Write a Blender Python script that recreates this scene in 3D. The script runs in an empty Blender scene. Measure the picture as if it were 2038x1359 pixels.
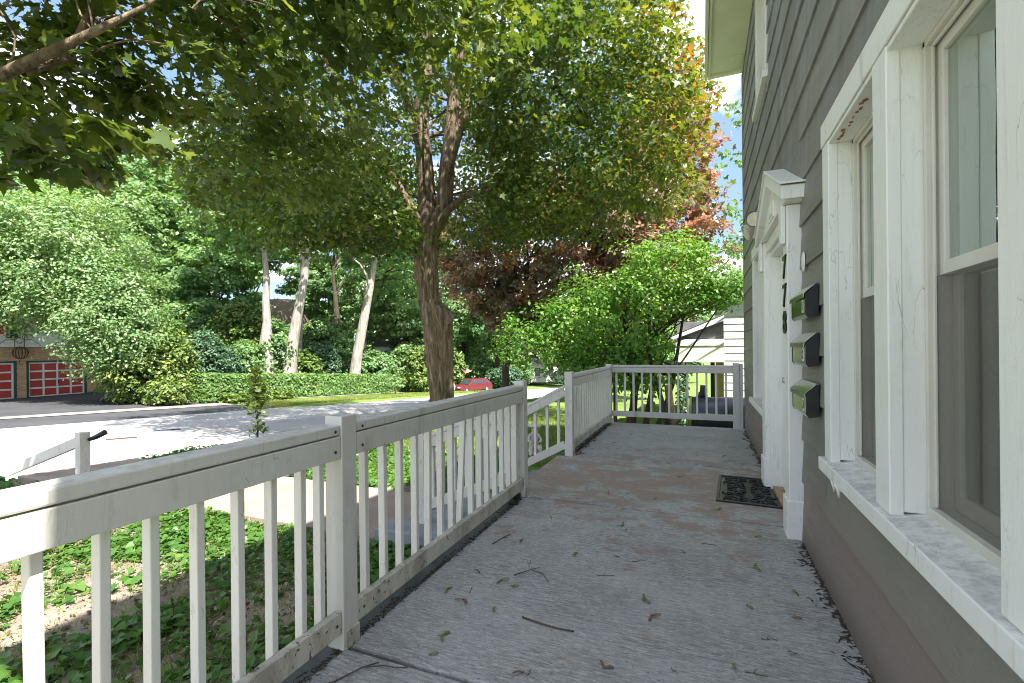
import bpy, math, random
import numpy as np
from mathutils import Vector, Matrix

# ------------------------------------------------------------------ camera, sky, sun
sc = bpy.context.scene
C = sc.collection
YAW, ROLL, FPX = 0.3837, -0.0095, 935.5
Fv = Vector((-math.sin(YAW), math.cos(YAW), 0)); Rv = Vector((math.cos(YAW), math.sin(YAW), 0)); Uv = Vector((0, 0, 1))
R3 = Rv * math.cos(ROLL) + Uv * math.sin(ROLL); U3 = Uv * math.cos(ROLL) - Rv * math.sin(ROLL)
cd = bpy.data.cameras.new('camera'); cam = bpy.data.objects.new('camera', cd); C.objects.link(cam)
cam.matrix_world = Matrix(((R3.x, U3.x, -Fv.x, 0), (R3.y, U3.y, -Fv.y, 0), (R3.z, U3.z, -Fv.z, 1.2), (0, 0, 0, 1)))
cd.sensor_width = 36; cd.lens = FPX / 2038 * 36; cd.shift_y = 13.8 / 2038
cd.clip_start = 0.05; cd.clip_end = 3000
sc.camera = cam

SUN = Vector((1.0, -0.62, 1.588)).normalized()      # towards the sun
sun_el = math.asin(SUN.z); sun_az = math.atan2(SUN.x, SUN.y)
w = bpy.data.worlds.new("World"); sc.world = w; w.use_nodes = True
nt = w.node_tree; nt.nodes.clear()
def N(nt, t, **k):
    n = nt.nodes.new(t)
    for a, b in k.items(): setattr(n, a, b)
    return n
out = N(nt, 'ShaderNodeOutputWorld'); bg = N(nt, 'ShaderNodeBackground')
sky = N(nt, 'ShaderNodeTexSky', sky_type='NISHITA', sun_disc=False)
sky.sun_elevation = sun_el; sky.sun_rotation = sun_az; sky.air_density = 1.0; sky.dust_density = 0.6; sky.ozone_density = 1.3
tc = N(nt, 'ShaderNodeTexCoord'); mp = N(nt, 'ShaderNodeMapping'); mp.inputs['Scale'].default_value = (1.0, 1.0, 2.6)
mp.inputs['Location'].default_value = (3.1, 1.9, 0.6)
nz = N(nt, 'ShaderNodeTexNoise'); nz.inputs['Scale'].default_value = 2.3; nz.inputs['Detail'].default_value = 8; nz.inputs['Roughness'].default_value = 0.58
rp = N(nt, 'ShaderNodeValToRGB'); rp.color_ramp.elements[0].position = 0.46; rp.color_ramp.elements[1].position = 0.68
mx = N(nt, 'ShaderNodeMixRGB'); mx.inputs[2].default_value = (9.6, 9.4, 9.2, 1)
hz = N(nt, 'ShaderNodeMixRGB'); hz.inputs[0].default_value = 0.72; hz.inputs[2].default_value = (1.0, 1.5, 2.6, 1)
nt.links.new(tc.outputs['Generated'], mp.inputs[0]); nt.links.new(mp.outputs[0], nz.inputs['Vector'])
nt.links.new(nz.outputs[0], rp.inputs[0]); nt.links.new(rp.outputs[0], mx.inputs[0])
nt.links.new(sky.outputs[0], hz.inputs[1]); nt.links.new(hz.outputs[0], mx.inputs[1]); nt.links.new(mx.outputs[0], bg.inputs[0])
bg.inputs[1].default_value = 0.11
nt.links.new(bg.outputs[0], out.inputs[0])

sd = bpy.data.lights.new('sun', 'SUN'); sd.energy = 4.4; sd.angle = math.radians(0.55); sd.color = (1.0, 0.955, 0.88)
so = bpy.data.objects.new('sun', sd); C.objects.link(so)
so.rotation_euler = (-SUN).to_track_quat('-Z', 'Y').to_euler(); so.location = (20, -30, 40)
sc.view_settings.view_transform = 'Standard'; sc.view_settings.look = 'None'; sc.view_settings.gamma = 1
sc.view_settings.exposure = 1.92
try: sc.view_settings.use_curve_mapping = False
except Exception: pass
try: sc.cycles.filter_width = 0.95
except Exception: pass
try:
    sc.cycles.max_bounces = 8; sc.cycles.diffuse_bounces = 4; sc.cycles.transmission_bounces = 6; sc.cycles.transparent_max_bounces = 12
except Exception: pass

rng = np.random.default_rng(7); random.seed(7)
PI = math.pi

# ------------------------------------------------------------------ helpers
def tag(o, label=None, cat=None, group=None, kind=None):
    if label: o['label'] = label
    if cat: o['category'] = cat
    if group: o['group'] = group
    if kind: o['kind'] = kind
    return o
def thing(name, label, cat, loc=(0, 0, 0), rz=0, group=None):
    o = bpy.data.objects.new(name, None); C.objects.link(o)
    o.location = loc; o.rotation_euler = (0, 0, rz); o.empty_display_size = 0.2
    return tag(o, label, cat, group)
def link(name, me, mat=None, parent=None):
    o = bpy.data.objects.new(name, me); C.objects.link(o)
    if mat is not None and not me.materials: me.materials.append(mat)
    if parent is not None:
        o.parent = parent
        # geometry is given in world coordinates unless the thing is built at its own origin
    return o
class MB:
    def __init__(s): s.v = []; s.f = []; s.sm = []
    def add(s, vs, fs, smooth=False):
        b = len(s.v); s.v += [tuple(p) for p in vs]
        for f in fs: s.f.append(tuple(i + b for i in f)); s.sm.append(smooth)
        return s
    def box(s, x0, x1, y0, y1, z0, z1):
        return s.add([(x0,y0,z0),(x1,y0,z0),(x1,y1,z0),(x0,y1,z0),(x0,y0,z1),(x1,y0,z1),(x1,y1,z1),(x0,y1,z1)],
                     [(0,3,2,1),(4,5,6,7),(0,1,5,4),(1,2,6,5),(2,3,7,6),(3,0,4,7)])
    def bar(s, a, b, w, h, up=(0,0,1)):
        a = Vector(a); b = Vector(b); d = (b - a).normalized(); up = Vector(up)
        sd_ = d.cross(up).normalized(); u2 = sd_.cross(d).normalized()
        vs = []
        for p in (a, b):
            for (i, j) in ((-1,-1),(1,-1),(1,1),(-1,1)): vs.append(p + sd_*(i*w/2) + u2*(j*h/2))
        return s.add(vs, [(0,1,2,3),(7,6,5,4),(0,4,5,1),(1,5,6,2),(2,6,7,3),(3,7,4,0)])
    def prism(s, pts, axis, t0, t1):
        n = len(pts)
        def P(p, t):
            if axis == 'x': return (t, p[0], p[1])
            if axis == 'y': return (p[0], t, p[1])
            return (p[0], p[1], t)
        return s.add([P(p, t0) for p in pts] + [P(p, t1) for p in pts],
                     [tuple(range(n))[::-1], tuple(range(n, 2*n))] + [(i, (i+1) % n, n+(i+1) % n, n+i) for i in range(n)])
    def tube(s, pts, rad, n=8, cap=True, smooth=True, squash=None):
        pts = [Vector(p) for p in pts]; m = len(pts)
        if not hasattr(rad, '__len__'): rad = [rad]*m
        b = len(s.v); prev = None
        for i, p in enumerate(pts):
            d = (pts[min(i+1, m-1)] - pts[max(i-1, 0)]).normalized()
            if prev is None:
                a = Vector((0,0,1)) if abs(d.z) < .9 else Vector((1,0,0)); u = d.cross(a).normalized()
            else: u = (prev - d*prev.dot(d)).normalized()
            prev = u; vv = d.cross(u)
            for k in range(n):
                t = 2*PI*k/n; s.v.append(tuple(p + (u*math.cos(t) + vv*math.sin(t))*rad[i]))
        for i in range(m-1):
            for k in range(n):
                s.f.append((b+i*n+k, b+i*n+(k+1) % n, b+(i+1)*n+(k+1) % n, b+(i+1)*n+k)); s.sm.append(smooth)
        if cap:
            s.f.append(tuple(b+k for k in range(n))[::-1]); s.sm.append(False)
            s.f.append(tuple(b+(m-1)*n+k for k in range(n))); s.sm.append(False)
        return s
    def lathe(s, prof, c, n=16, axis='z', smooth=True):
        b = len(s.v); m = len(prof)
        for (r, h) in prof:
            for k in range(n):
                t = 2*PI*k/n; x, y = r*math.cos(t), r*math.sin(t)
                q = {'z': (x, y, h), 'x': (h, x, y), 'y': (x, h, y)}[axis]
                s.v.append((c[0]+q[0], c[1]+q[1], c[2]+q[2]))
        for i in range(m-1):
            for k in range(n):
                s.f.append((b+i*n+k, b+i*n+(k+1) % n, b+(i+1)*n+(k+1) % n, b+(i+1)*n+k)); s.sm.append(smooth)
        return s
    def mesh(s, name, mat=None):
        me = bpy.data.meshes.new(name); me.from_pydata(s.v, [], s.f); me.update()
        me.polygons.foreach_set('use_smooth', s.sm)
        if mat is not None: me.materials.append(mat)
        return me
    def build(s, name, mat, parent=None, bevel=0, label=None):
        o = link(name, s.mesh(name, mat), None, parent)
        if parent is not None: o.matrix_parent_inverse = pinv(parent)
        if bevel:
            m = o.modifiers.new('bevel', 'BEVEL'); m.width = bevel; m.segments = 2; m.limit_method = 'ANGLE'; m.angle_limit = 0.7
        if label: o['label'] = label
        return o
def pinv(p):
    M = Matrix.LocRotScale(p.location, p.rotation_euler, p.scale)
    q = p.parent
    while q is not None:
        M = Matrix.LocRotScale(q.location, q.rotation_euler, q.scale) @ q.matrix_parent_inverse @ M if False else M; q = q.parent
    return M.inverted()
def trimesh(name, V, T, mat, tint=None):
    me = bpy.data.meshes.new(name)
    me.vertices.add(len(V)); me.vertices.foreach_set('co', np.asarray(V, np.float32).ravel())
    me.loops.add(len(T)*3); me.loops.foreach_set('vertex_index', np.asarray(T, np.int32).ravel())
    me.polygons.add(len(T)); me.polygons.foreach_set('loop_start', np.arange(0, len(T)*3, 3, dtype=np.int32))
    me.update(calc_edges=True)
    if tint is not None:
        a = me.attributes.new('tint', 'FLOAT', 'FACE'); a.data.foreach_set('value', np.asarray(tint, np.float32))
    me.materials.append(mat)
    return me

# ------------------------------------------------------------------ materials
def mat(name): 
    m = bpy.data.materials.new(name); m.use_nodes = True; m.node_tree.nodes.clear(); return m
def ramp(t, pts, inp):
    r = t.nodes.new('ShaderNodeValToRGB'); e = r.color_ramp.elements
    while len(e) < len(pts): e.new(0.5)
    for i, (p, c) in enumerate(pts): e[i].position = p; e[i].color = (*c, 1) if len(c) == 3 else c
    t.links.new(inp, r.inputs[0]); return r.outputs[0]
def noise(t, vec, scale, detail=4, rough=.55, sc3=None, dist=0):
    if sc3 is not None:
        mpn = t.nodes.new('ShaderNodeMapping'); mpn.inputs['Scale'].default_value = sc3; t.links.new(vec, mpn.inputs[0]); vec = mpn.outputs[0]
    n = t.nodes.new('ShaderNodeTexNoise'); n.inputs['Scale'].default_value = scale; n.inputs['Detail'].default_value = detail
    n.inputs['Roughness'].default_value = rough; n.inputs['Distortion'].default_value = dist
    t.links.new(vec, n.inputs['Vector']); return n.outputs[0]
def mixc(t, fac, a, b, mode='MIX'):
    m = t.nodes.new('ShaderNodeMixRGB'); m.blend_type = mode
    for i, v in ((0, fac), (1, a), (2, b)):
        if isinstance(v, (int, float)): m.inputs[i].default_value = v
        elif isinstance(v, tuple): m.inputs[i].default_value = (*v, 1)
        else: t.links.new(v, m.inputs[i])
    return m.outputs[0]
def mathn(t, op, a, b=None):
    m = t.nodes.new('ShaderNodeMath'); m.operation = op
    for i, v in ((0, a), (1, b)):
        if v is None: continue
        if isinstance(v, (int, float)): m.inputs[i].default_value = v
        else: t.links.new(v, m.inputs[i])
    return m.outputs[0]
def finish(m, col, rough=.6, metal=0, bump=None, bstr=.3, bdist=.01, spec=.5, extra=None):
    t = m.node_tree; p = t.nodes.new('ShaderNodeBsdfPrincipled'); o = t.nodes.new('ShaderNodeOutputMaterial')
    if isinstance(col, tuple): p.inputs['Base Color'].default_value = (*col, 1)
    else: t.links.new(col, p.inputs['Base Color'])
    if isinstance(rough, (int, float)): p.inputs['Roughness'].default_value = rough
    else: t.links.new(rough, p.inputs['Roughness'])
    p.inputs['Metallic'].default_value = metal; p.inputs['Specular IOR Level'].default_value = spec
    if bump is not None:
        b = t.nodes.new('ShaderNodeBump'); b.inputs['Strength'].default_value = bstr; b.inputs['Distance'].default_value = bdist
        t.links.new(bump, b.inputs['Height']); t.links.new(b.outputs[0], p.inputs['Normal'])
    t.links.new(p.outputs[0], o.inputs[0]); return m
def objc(t): return t.nodes.new('ShaderNodeTexCoord').outputs['Object']
def geo(t): return t.nodes.new('ShaderNodeNewGeometry').outputs['Position']

def simple(name, col, rough=.6, metal=0, var=.12, scale=8, bs=.15, spec=.5):
    m = mat(name); t = m.node_tree; v = geo(t)
    n = noise(t, v, scale, 5)
    c = ramp(t, [(.3, tuple(x*(1-var) for x in col)), (.7, tuple(min(1, x*(1+var)) for x in col))], n)
    return finish(m, c, rough, metal, noise(t, v, scale*6, 3), bs, .004, spec)

def paint(name, base, warm, dirt, dirt_lo=.62, grain=(3, 3, 40), chip=.72):
    m = mat(name); t = m.node_tree; v = geo(t)
    n1 = noise(t, v, 2.2, 5, .6)
    c = ramp(t, [(.3, base), (.75, warm)], n1)
    n2 = noise(t, v, 7, 8, .68, (1, 1, .35))
    f2 = ramp(t, [(dirt_lo, (0,0,0)), (dirt_lo+.16, (1,1,1))], n2)
    c = mixc(t, mathn(t, 'MULTIPLY', f2, .55), c, dirt)
    f4 = ramp(t, [(.56, (0,0,0)), (.70, (1,1,1))], noise(t, v, 24, 7, .75, (1.4, 1.4, .16)))
    c = mixc(t, mathn(t, 'MULTIPLY', f4, .30), c, dirt)
    gn = t.nodes.new('ShaderNodeNewGeometry'); sn = t.nodes.new('ShaderNodeSeparateXYZ'); t.links.new(gn.outputs['True Normal'], sn.inputs[0])
    upf = ramp(t, [(.90, (0,0,0)), (.97, (1,1,1))], sn.outputs[2])
    f5 = ramp(t, [(.42, (.15,)*3), (.60, (1,1,1))], noise(t, v, 19, 8, .75))
    c = mixc(t, mathn(t, 'MULTIPLY', mathn(t, 'MULTIPLY', upf, f5), .55), c, (.27, .26, .245))
    n3 = noise(t, v, 46, 6, .7)
    f3 = ramp(t, [(chip, (0,0,0)), (chip+.03, (1,1,1))], n3)
    c = mixc(t, f3, c, (.09, .07, .05))
    # fine vertical paint cracks
    vo = t.nodes.new('ShaderNodeTexVoronoi'); vo.feature = 'DISTANCE_TO_EDGE'; vo.inputs['Scale'].default_value = 9
    mpn = t.nodes.new('ShaderNodeMapping'); mpn.inputs['Scale'].default_value = (1.6, 1.6, .35); t.links.new(v, mpn.inputs[0])
    nzv = t.nodes.new('ShaderNodeTexNoise'); nzv.inputs['Scale'].default_value = 14; t.links.new(mpn.outputs[0], nzv.inputs['Vector'])
    ad = t.nodes.new('ShaderNodeMixRGB'); ad.blend_type = 'ADD'; ad.inputs[0].default_value = .12
    t.links.new(mpn.outputs[0], ad.inputs[1]); t.links.new(nzv.outputs['Color'], ad.inputs[2]); t.links.new(ad.outputs[0], vo.inputs['Vector'])
    cr = ramp(t, [(0, (1,1,1)), (.012, (0,0,0))], vo.outputs[0])
    gate = ramp(t, [(.5, (0,0,0)), (.62, (1,1,1))], noise(t, v, 3.3, 3))
    crk = mathn(t, 'MULTIPLY', cr, gate)
    c = mixc(t, mathn(t, 'MULTIPLY', crk, .5), c, (.16, .13, .10))
    h = mathn(t, 'SUBTRACT', mathn(t, 'ADD', noise(t, v, 30, 5, .6, (1, 1, .12)), mathn(t, 'MULTIPLY', noise(t, v, 220, 2), .25)), mathn(t, 'ADD', crk, f3))
    return finish(m, c, .48, 0, h, .28, .006, .4)
M = {}
M['rail'] = paint('weathered_white_paint', (.63, .615, .58), (.57, .545, .49), (.30, .27, .21), .55, chip=.70)
M['rail_low'] = paint('peeling_white_paint', (.62, .59, .53), (.52, .48, .39), (.17, .14, .10), .44, chip=.60)
M['picket'] = paint('picket_white_paint', (.72, .71, .67), (.69, .66, .59), (.40, .36, .28), .62, chip=.74)
M['trim'] = paint('trim_white_paint', (.79, .80, .77), (.76, .77, .71), (.36, .35, .29), .60, chip=.735)
M['sash'] = simple('sash_cream_vinyl', (.58, .57, .50), .4, 0, .06, 5)
M['tread'] = simple('grey_painted_step', (.22, .235, .25), .8, 0, .25, 5, .4)

def m_siding():
    m = mat('olive_siding_paint'); t = m.node_tree; v = geo(t)
    n1 = noise(t, v, 1.1, 5, .6)
    c = ramp(t, [(.3, (.235, .224, .188)), (.7, (.185, .178, .152))], n1)
    oi = t.nodes.new('ShaderNodeObjectInfo')
    c = mixc(t, 1.0, c, ramp(t, [(0, (.84, .84, .86)), (1, (1.12, 1.12, 1.10))], oi.outputs['Random']), 'MULTIPLY')
    n2 = noise(t, v, 5, 7, .65, (.4, .25, 2.5))        # streaks running down the boards
    nv = noise(t, v, 4.0, 6, .6, (1, 2.2, .22))
    f = ramp(t, [(.43, (0,0,0)), (.62, (1,1,1))], nv)
    # bluish sky sheen painted into the colour of the higher boards, with pale streaks
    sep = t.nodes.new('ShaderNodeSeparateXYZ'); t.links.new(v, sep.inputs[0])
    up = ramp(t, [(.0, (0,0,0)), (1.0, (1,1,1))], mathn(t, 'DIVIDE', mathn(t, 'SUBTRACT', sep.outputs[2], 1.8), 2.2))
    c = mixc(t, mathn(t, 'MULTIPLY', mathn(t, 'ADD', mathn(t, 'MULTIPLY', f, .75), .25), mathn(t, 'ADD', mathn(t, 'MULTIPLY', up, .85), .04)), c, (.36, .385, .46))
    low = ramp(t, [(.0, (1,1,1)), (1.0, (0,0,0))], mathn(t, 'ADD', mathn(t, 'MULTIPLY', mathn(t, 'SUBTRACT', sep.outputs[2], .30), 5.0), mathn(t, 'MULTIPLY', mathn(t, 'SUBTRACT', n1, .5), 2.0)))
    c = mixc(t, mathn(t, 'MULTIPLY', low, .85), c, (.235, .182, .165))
    d = ramp(t, [(.70, (0,0,0)), (.74, (1,1,1))], noise(t, v, 30, 6, .7, (1, 1, .4)))
    c = mixc(t, mathn(t, 'MULTIPLY', d, .5), c, (.40, .39, .34))
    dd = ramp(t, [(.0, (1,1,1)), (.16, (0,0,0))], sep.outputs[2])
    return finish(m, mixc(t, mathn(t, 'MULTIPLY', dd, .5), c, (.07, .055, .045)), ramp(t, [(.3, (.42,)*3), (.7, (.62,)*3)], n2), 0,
                  mathn(t, 'ADD', noise(t, v, 30, 8, .72, (1, .08, 1)), mathn(t, 'MULTIPLY', noise(t, v, 160, 2), .35)), .5, .008, .5)
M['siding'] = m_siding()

def m_deck():
    m = mat('worn_grey_painted_concrete'); t = m.node_tree; v = geo(t)
    n1 = noise(t, v, 2.0, 7, .62)
    c = ramp(t, [(.3, (.275, .27, .26)), (.55, (.385, .38, .37)), (.75, (.32, .315, .305))], n1)
    st = noise(t, v, 15, 10, .80, (.62, 5.2, 1))        # broom marks across the porch
    f = ramp(t, [(.47, (0,0,0)), (.545, (1,1,1))], st)
    g = ramp(t, [(.38, (.28,)*3), (.60, (1,1,1))], noise(t, v, 1.7, 6, .65, (.7, 1.4, 1)))
    c = mixc(t, mathn(t, 'MULTIPLY', mathn(t, 'MULTIPLY', f, g), .80), c, (.17, .165, .16))
    sp = ramp(t, [(.56, (0,0,0)), (.61, (1,1,1))], noise(t, v, 75, 5, .82, (.5, 1.5, 1)))
    c = mixc(t, mathn(t, 'MULTIPLY', sp, .75), c, (.10, .095, .09))
    wh = ramp(t, [(.54, (0,0,0)), (.58, (1,1,1))], noise(t, v, 40, 6, .8, (.5, 2.4, 1)))
    c = mixc(t, mathn(t, 'MULTIPLY', wh, .60), c, (.56, .56, .55))
    # bare rust brown slab in front of the door
    sep = t.nodes.new('ShaderNodeSeparateXYZ'); t.links.new(v, sep.inputs[0])
    dy = mathn(t, 'ABSOLUTE', mathn(t, 'SUBTRACT', sep.outputs[1], 4.3))
    w_ = ramp(t, [(.0, (1,1,1)), (1.0, (0,0,0))], mathn(t, 'DIVIDE', dy, 1.9))
    b = noise(t, v, 3.6, 11, .78, (.85, 1.3, 1))
    bb = mathn(t, 'ADD', b, mathn(t, 'MULTIPLY', w_, .17))
    fb = ramp(t, [(.585, (0,0,0)), (.645, (1,1,1))], bb)
    c = mixc(t, mathn(t, 'MULTIPLY', fb, .72), c, (.27, .185, .145))
    h = mathn(t, 'SUBTRACT', mathn(t, 'ADD', mathn(t, 'MULTIPLY', st, .7), noise(t, v, 120, 3, .7, (.5, 2.5, 1))), mathn(t, 'MULTIPLY', fb, .35))
    return finish(m, c, .72, 0, h, .55, .006, .35)
M['deck'] = m_deck()

def m_ground(name, a, b, cc, s=1.5, fine=30, bs=.5, bd=.03, rough=.95):
    m = mat(name); t = m.node_tree; v = geo(t)
    c = ramp(t, [(.32, a), (.5, b), (.7, cc)], noise(t, v, s, 8, .65))
    c = mixc(t, mathn(t, 'MULTIPLY', ramp(t, [(.5, (0,0,0)), (.62, (1,1,1))], noise(t, v, fine, 5, .7)), .4), c, tuple(x*.5 for x in a))
    c = mixc(t, mathn(t, 'MULTIPLY', ramp(t, [(.62, (0,0,0)), (.66, (1,1,1))], noise(t, v, fine*2.4, 3, .7)), .35), c, tuple(min(1, x*1.9) for x in cc))
    return finish(m, c, rough, 0, noise(t, v, fine, 6, .7), bs, bd, .2)
M['soil'] = m_ground('bare_brown_soil', (.16, .125, .10), (.26, .205, .16), (.35, .285, .23), 1.6, 22)
M['lawn'] = m_ground('lawn_turf', (.10, .165, .035), (.15, .225, .045), (.21, .27, .08), .9, 40, .6, .04)
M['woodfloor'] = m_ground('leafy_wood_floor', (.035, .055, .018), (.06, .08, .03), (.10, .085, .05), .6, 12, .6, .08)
M['walk'] = m_ground('buff_concrete_walk', (.26, .205, .17), (.31, .25, .21), (.36, .30, .25), 1.3, 60, .25, .006)
M['road'] = m_ground('sun_bleached_asphalt', (.30, .29, .28), (.36, .35, .34), (.42, .41, .40), .5, 50, .3, .01)
M['drive'] = m_ground('dark_driveway_asphalt', (.050, .052, .058), (.065, .066, .072), (.085, .083, .086), .7, 40, .35, .01)
M['kerb'] = m_ground('pale_kerb_concrete', (.40, .38, .34), (.46, .44, .40), (.52, .50, .46), 1, 40, .3, .006)
M['dirtstrip'] = m_ground('blackened_debris', (.05, .038, .028), (.085, .065, .048), (.12, .09, .065), 9, 60, .9, .02)
M['gutter'] = simple('blue_grey_cove_paint', (.20, .225, .235), .7, 0, .35, 6, .4)

def m_bark(name, a, b, c3, sc_=5.0):
    m = mat(name); t = m.node_tree; v = geo(t)
    n = noise(t, v, sc_, 8, .66, (2.2, 2.2, .34), .6)
    c = ramp(t, [(.32, a), (.5, b), (.68, c3)], n)
    c = mixc(t, mathn(t, 'MULTIPLY', ramp(t, [(.5, (0,0,0)), (.7, (1,1,1))], noise(t, v, 1.3, 4)), .35), c, (.09, .10, .05))
    return finish(m, c, .9, 0, n, 1.0, .09, .15)
M['bark'] = m_bark('furrowed_maple_bark', (.050, .036, .025), (.19, .135, .095), (.36, .28, .20))
M['bark_pale'] = m_bark('pale_grey_bark', (.20, .17, .145), (.34, .30, .265), (.46, .42, .38), 3)
M['bark_dark'] = m_bark('dark_bark', (.03, .025, .02), (.075, .06, .045), (.13, .11, .09), 6)
M['cutwood'] = simple('bare_tan_wood', (.30, .20, .12), .8, 0, .3, 12, .4)

def m_leaf(name, stops, trans=.42, tcol=(1.25, 1.3, .45), rough=.42, spec=.45):
    m = mat(name); t = m.node_tree
    a = t.nodes.new('ShaderNodeAttribute'); a.attribute_name = 'tint'
    c = ramp(t, stops, a.outputs['Fac'])
    p = t.nodes.new('ShaderNodeBsdfPrincipled'); t.links.new(c, p.inputs['Base Color']); p.inputs['Roughness'].default_value = rough
    p.inputs['Specular IOR Level'].default_value = spec
    tr = t.nodes.new('ShaderNodeBsdfTranslucent'); t.links.new(mixc(t, 1.0, c, tcol, 'MULTIPLY'), tr.inputs[0])
    ms = t.nodes.new('ShaderNodeMixShader'); ms.inputs[0].default_value = trans
    o = t.nodes.new('ShaderNodeOutputMaterial')
    t.links.new(p.outputs[0], ms.inputs[1]); t.links.new(tr.outputs[0], ms.inputs[2]); t.links.new(ms.outputs[0], o.inputs[0])
    return m
M['l_maple'] = m_leaf('maple_leaf', [(0, (.030, .072, .018)), (.35, (.072, .115, .022)), (.6, (.145, .175, .03)), (.72, (.20, .19, .035)), (.86, (.30, .135, .045)), (1, (.29, .085, .045))], .50, (1.3, 1.35, .45))
M['l_near'] = m_leaf('near_maple_leaf', [(0, (.050, .090, .024)), (.5, (.090, .135, .026)), (1, (.16, .19, .040))], .5, (1.35, 1.35, .45))
M['l_crimson'] = m_leaf('crimson_leaf', [(0, (.085, .110, .055)), (.35, (.17, .145, .085)), (.7, (.31, .185, .105)), (1, (.46, .21, .11))], .38, (1.25, 1.0, .85), .35, .8)
M['l_lime'] = m_leaf('lime_leaf', [(0, (.075, .175, .030)), (.5, (.13, .27, .045)), (1, (.25, .38, .085))], .48, (1.2, 1.25, .45))
M['l_pale'] = m_leaf('pale_green_leaf', [(0, (.11, .205, .085)), (.5, (.18, .29, .12)), (1, (.29, .39, .20))], .42)
M['l_mid'] = m_leaf('mid_green_leaf', [(0, (.100, .200, .088)), (.5, (.175, .300, .125)), (1, (.275, .390, .19))], .48)
M['l_dark'] = m_leaf('dark_evergreen_leaf', [(0, (0.033, 0.084, 0.050)), (.5, (0.064, 0.134, 0.072)), (1, (0.118, 0.202, 0.100))], .2)
M['l_yew'] = m_leaf('yellow_green_yew', [(0, (.065, .12, .03)), (.5, (.13, .21, .045)), (1, (.29, .34, .10))], .3)
M['l_hedge'] = m_leaf('privet_hedge_leaf', [(0, (.075, .165, .045)), (.5, (.145, .265, .07)), (1, (.29, .38, .13))], .35)
M['l_cover'] = m_leaf('ground_cover_leaf', [(0, (0.041, 0.113, 0.022)), (.5, (0.076, 0.184, 0.031)), (1, (0.152, 0.253, 0.050))], .4)
M['l_grass'] = m_leaf('grass_blade', [(0, (0.085, 0.155, 0.028)), (.5, (0.170, 0.248, 0.049)), (1, (0.323, 0.341, 0.098))], .4, (1.2, 1.25, .5))

M['glass'] = mat('window_glass')
def _g():
    t = M['glass'].node_tree
    gl = t.nodes.new('ShaderNodeBsdfGlossy'); gl.inputs['Roughness'].default_value = .015; gl.inputs[0].default_value = (.86, .95, .90, 1)
    tr = t.nodes.new('ShaderNodeBsdfTransparent'); tr.inputs[0].default_value = (.46, .56, .50, 1)
    lw = t.nodes.new('ShaderNodeFresnel'); lw.inputs[0].default_value = 1.52
    nz_ = noise(t, geo(t), 1.4, 2); b = t.nodes.new('ShaderNodeBump'); b.inputs['Strength'].default_value = .12; b.inputs['Distance'].default_value = .02
    t.links.new(nz_, b.inputs['Height']); t.links.new(b.outputs[0], gl.inputs['Normal'])
    ms = t.nodes.new('ShaderNodeMixShader'); o = t.nodes.new('ShaderNodeOutputMaterial')
    f = mathn(t, 'ADD', mathn(t, 'MULTIPLY', lw.outputs[0], 1.6), .30)
    t.links.new(f, ms.inputs[0]); t.links.new(tr.outputs[0], ms.inputs[1]); t.links.new(gl.outputs[0], ms.inputs[2]); t.links.new(ms.outputs[0], o.inputs[0])
_g()
M['screen'] = mat('insect_screen')
def _s():
    t = M['screen'].node_tree; tr = t.nodes.new('ShaderNodeBsdfTransparent'); d = t.nodes.new('ShaderNodeBsdfDiffuse'); d.inputs[0].default_value = (.17, .16, .14, 1)
    ms = t.nodes.new('ShaderNodeMixShader'); ms.inputs[0].default_value = .33; o = t.nodes.new('ShaderNodeOutputMaterial')
    t.links.new(tr.outputs[0], ms.inputs[1]); t.links.new(d.outputs[0], ms.inputs[2]); t.links.new(ms.outputs[0], o.inputs[0])
_s()
M['curtain'] = simple('pale_curtain', (.38, .47, .40), .9, 0, .1, 3)
M['blind'] = simple('grey_blind_slat', (.30, .31, .29), .6, 0, .06, 3)
M['room'] = simple('dim_room_plaster', (.16, .16, .14), .9, 0, .1, 2)
M['steel'] = simple('brushed_steel', (.46, .46, .44), .17, 1.0, .05, 20, .04)
M['blackmetal'] = simple('black_enamel', (.012, .012, .014), .38, 0, .2, 20, .1)
M['rubber'] = simple('black_rubber', (.013, .014, .016), .38, 0, .2, 20, .2)
M['silver'] = simple('satin_silver', (.55, .55, .54), .35, .9, .05, 20, .05)
M['digit'] = simple('dark_bronze', (.025, .032, .018), .3, .4, .2, 30, .1)
M['white'] = simple('clean_white', (.75, .74, .70), .5, 0, .05, 5)
M['bulb'] = simple('frosted_amber_glass', (.66, .58, .44), .25, 0, .15, 9)
M['lampwhite'] = simple('lamp_white_enamel', (.56, .54, .50), .4, 0, .08, 9)
M['soffit'] = simple('soffit_green_bounce', (.76, .79, .58), .6, 0, .06, 3)  # white paint with green bounce light put into its colour
M['roof'] = simple('grey_shingle', (.17, .17, .18), .9, 0, .25, 6, .6)
M['roofbrown'] = simple('brown_shingle', (.26, .19, .165), .9, 0, .25, 5, .6)
M['claps'] = paint('white_clapboard_paint', (.66, .68, .66), (.62, .62, .57), (.34, .32, .26), .60, chip=.66)
M['red'] = simple('red_door_panel', (.40, .045, .030), .5, 0, .12, 2)
M['doorwhite'] = simple('white_door_rail', (.68, .68, .66), .5, 0, .06, 3)
M['green'] = simple('dark_green_trim', (.015, .075, .05), .5, 0, .1, 3)
M['twigm'] = simple('brown_twig', (.085, .060, .042), .85, 0, .3, 30, .4)
M['seedg'] = simple('green_maple_key', (.13, .165, .035), .6, 0, .35, 60, .3)
M['seedb'] = simple('brown_maple_key', (.17, .10, .055), .7, 0, .35, 60, .3)
M['stone'] = simple('cast_stone', (.46, .43, .37), .85, 0, .25, 12, .6)
M['tank'] = simple('slate_grey_steel', (.075, .085, .105), .38, .5, .12, 3, .1)
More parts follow.
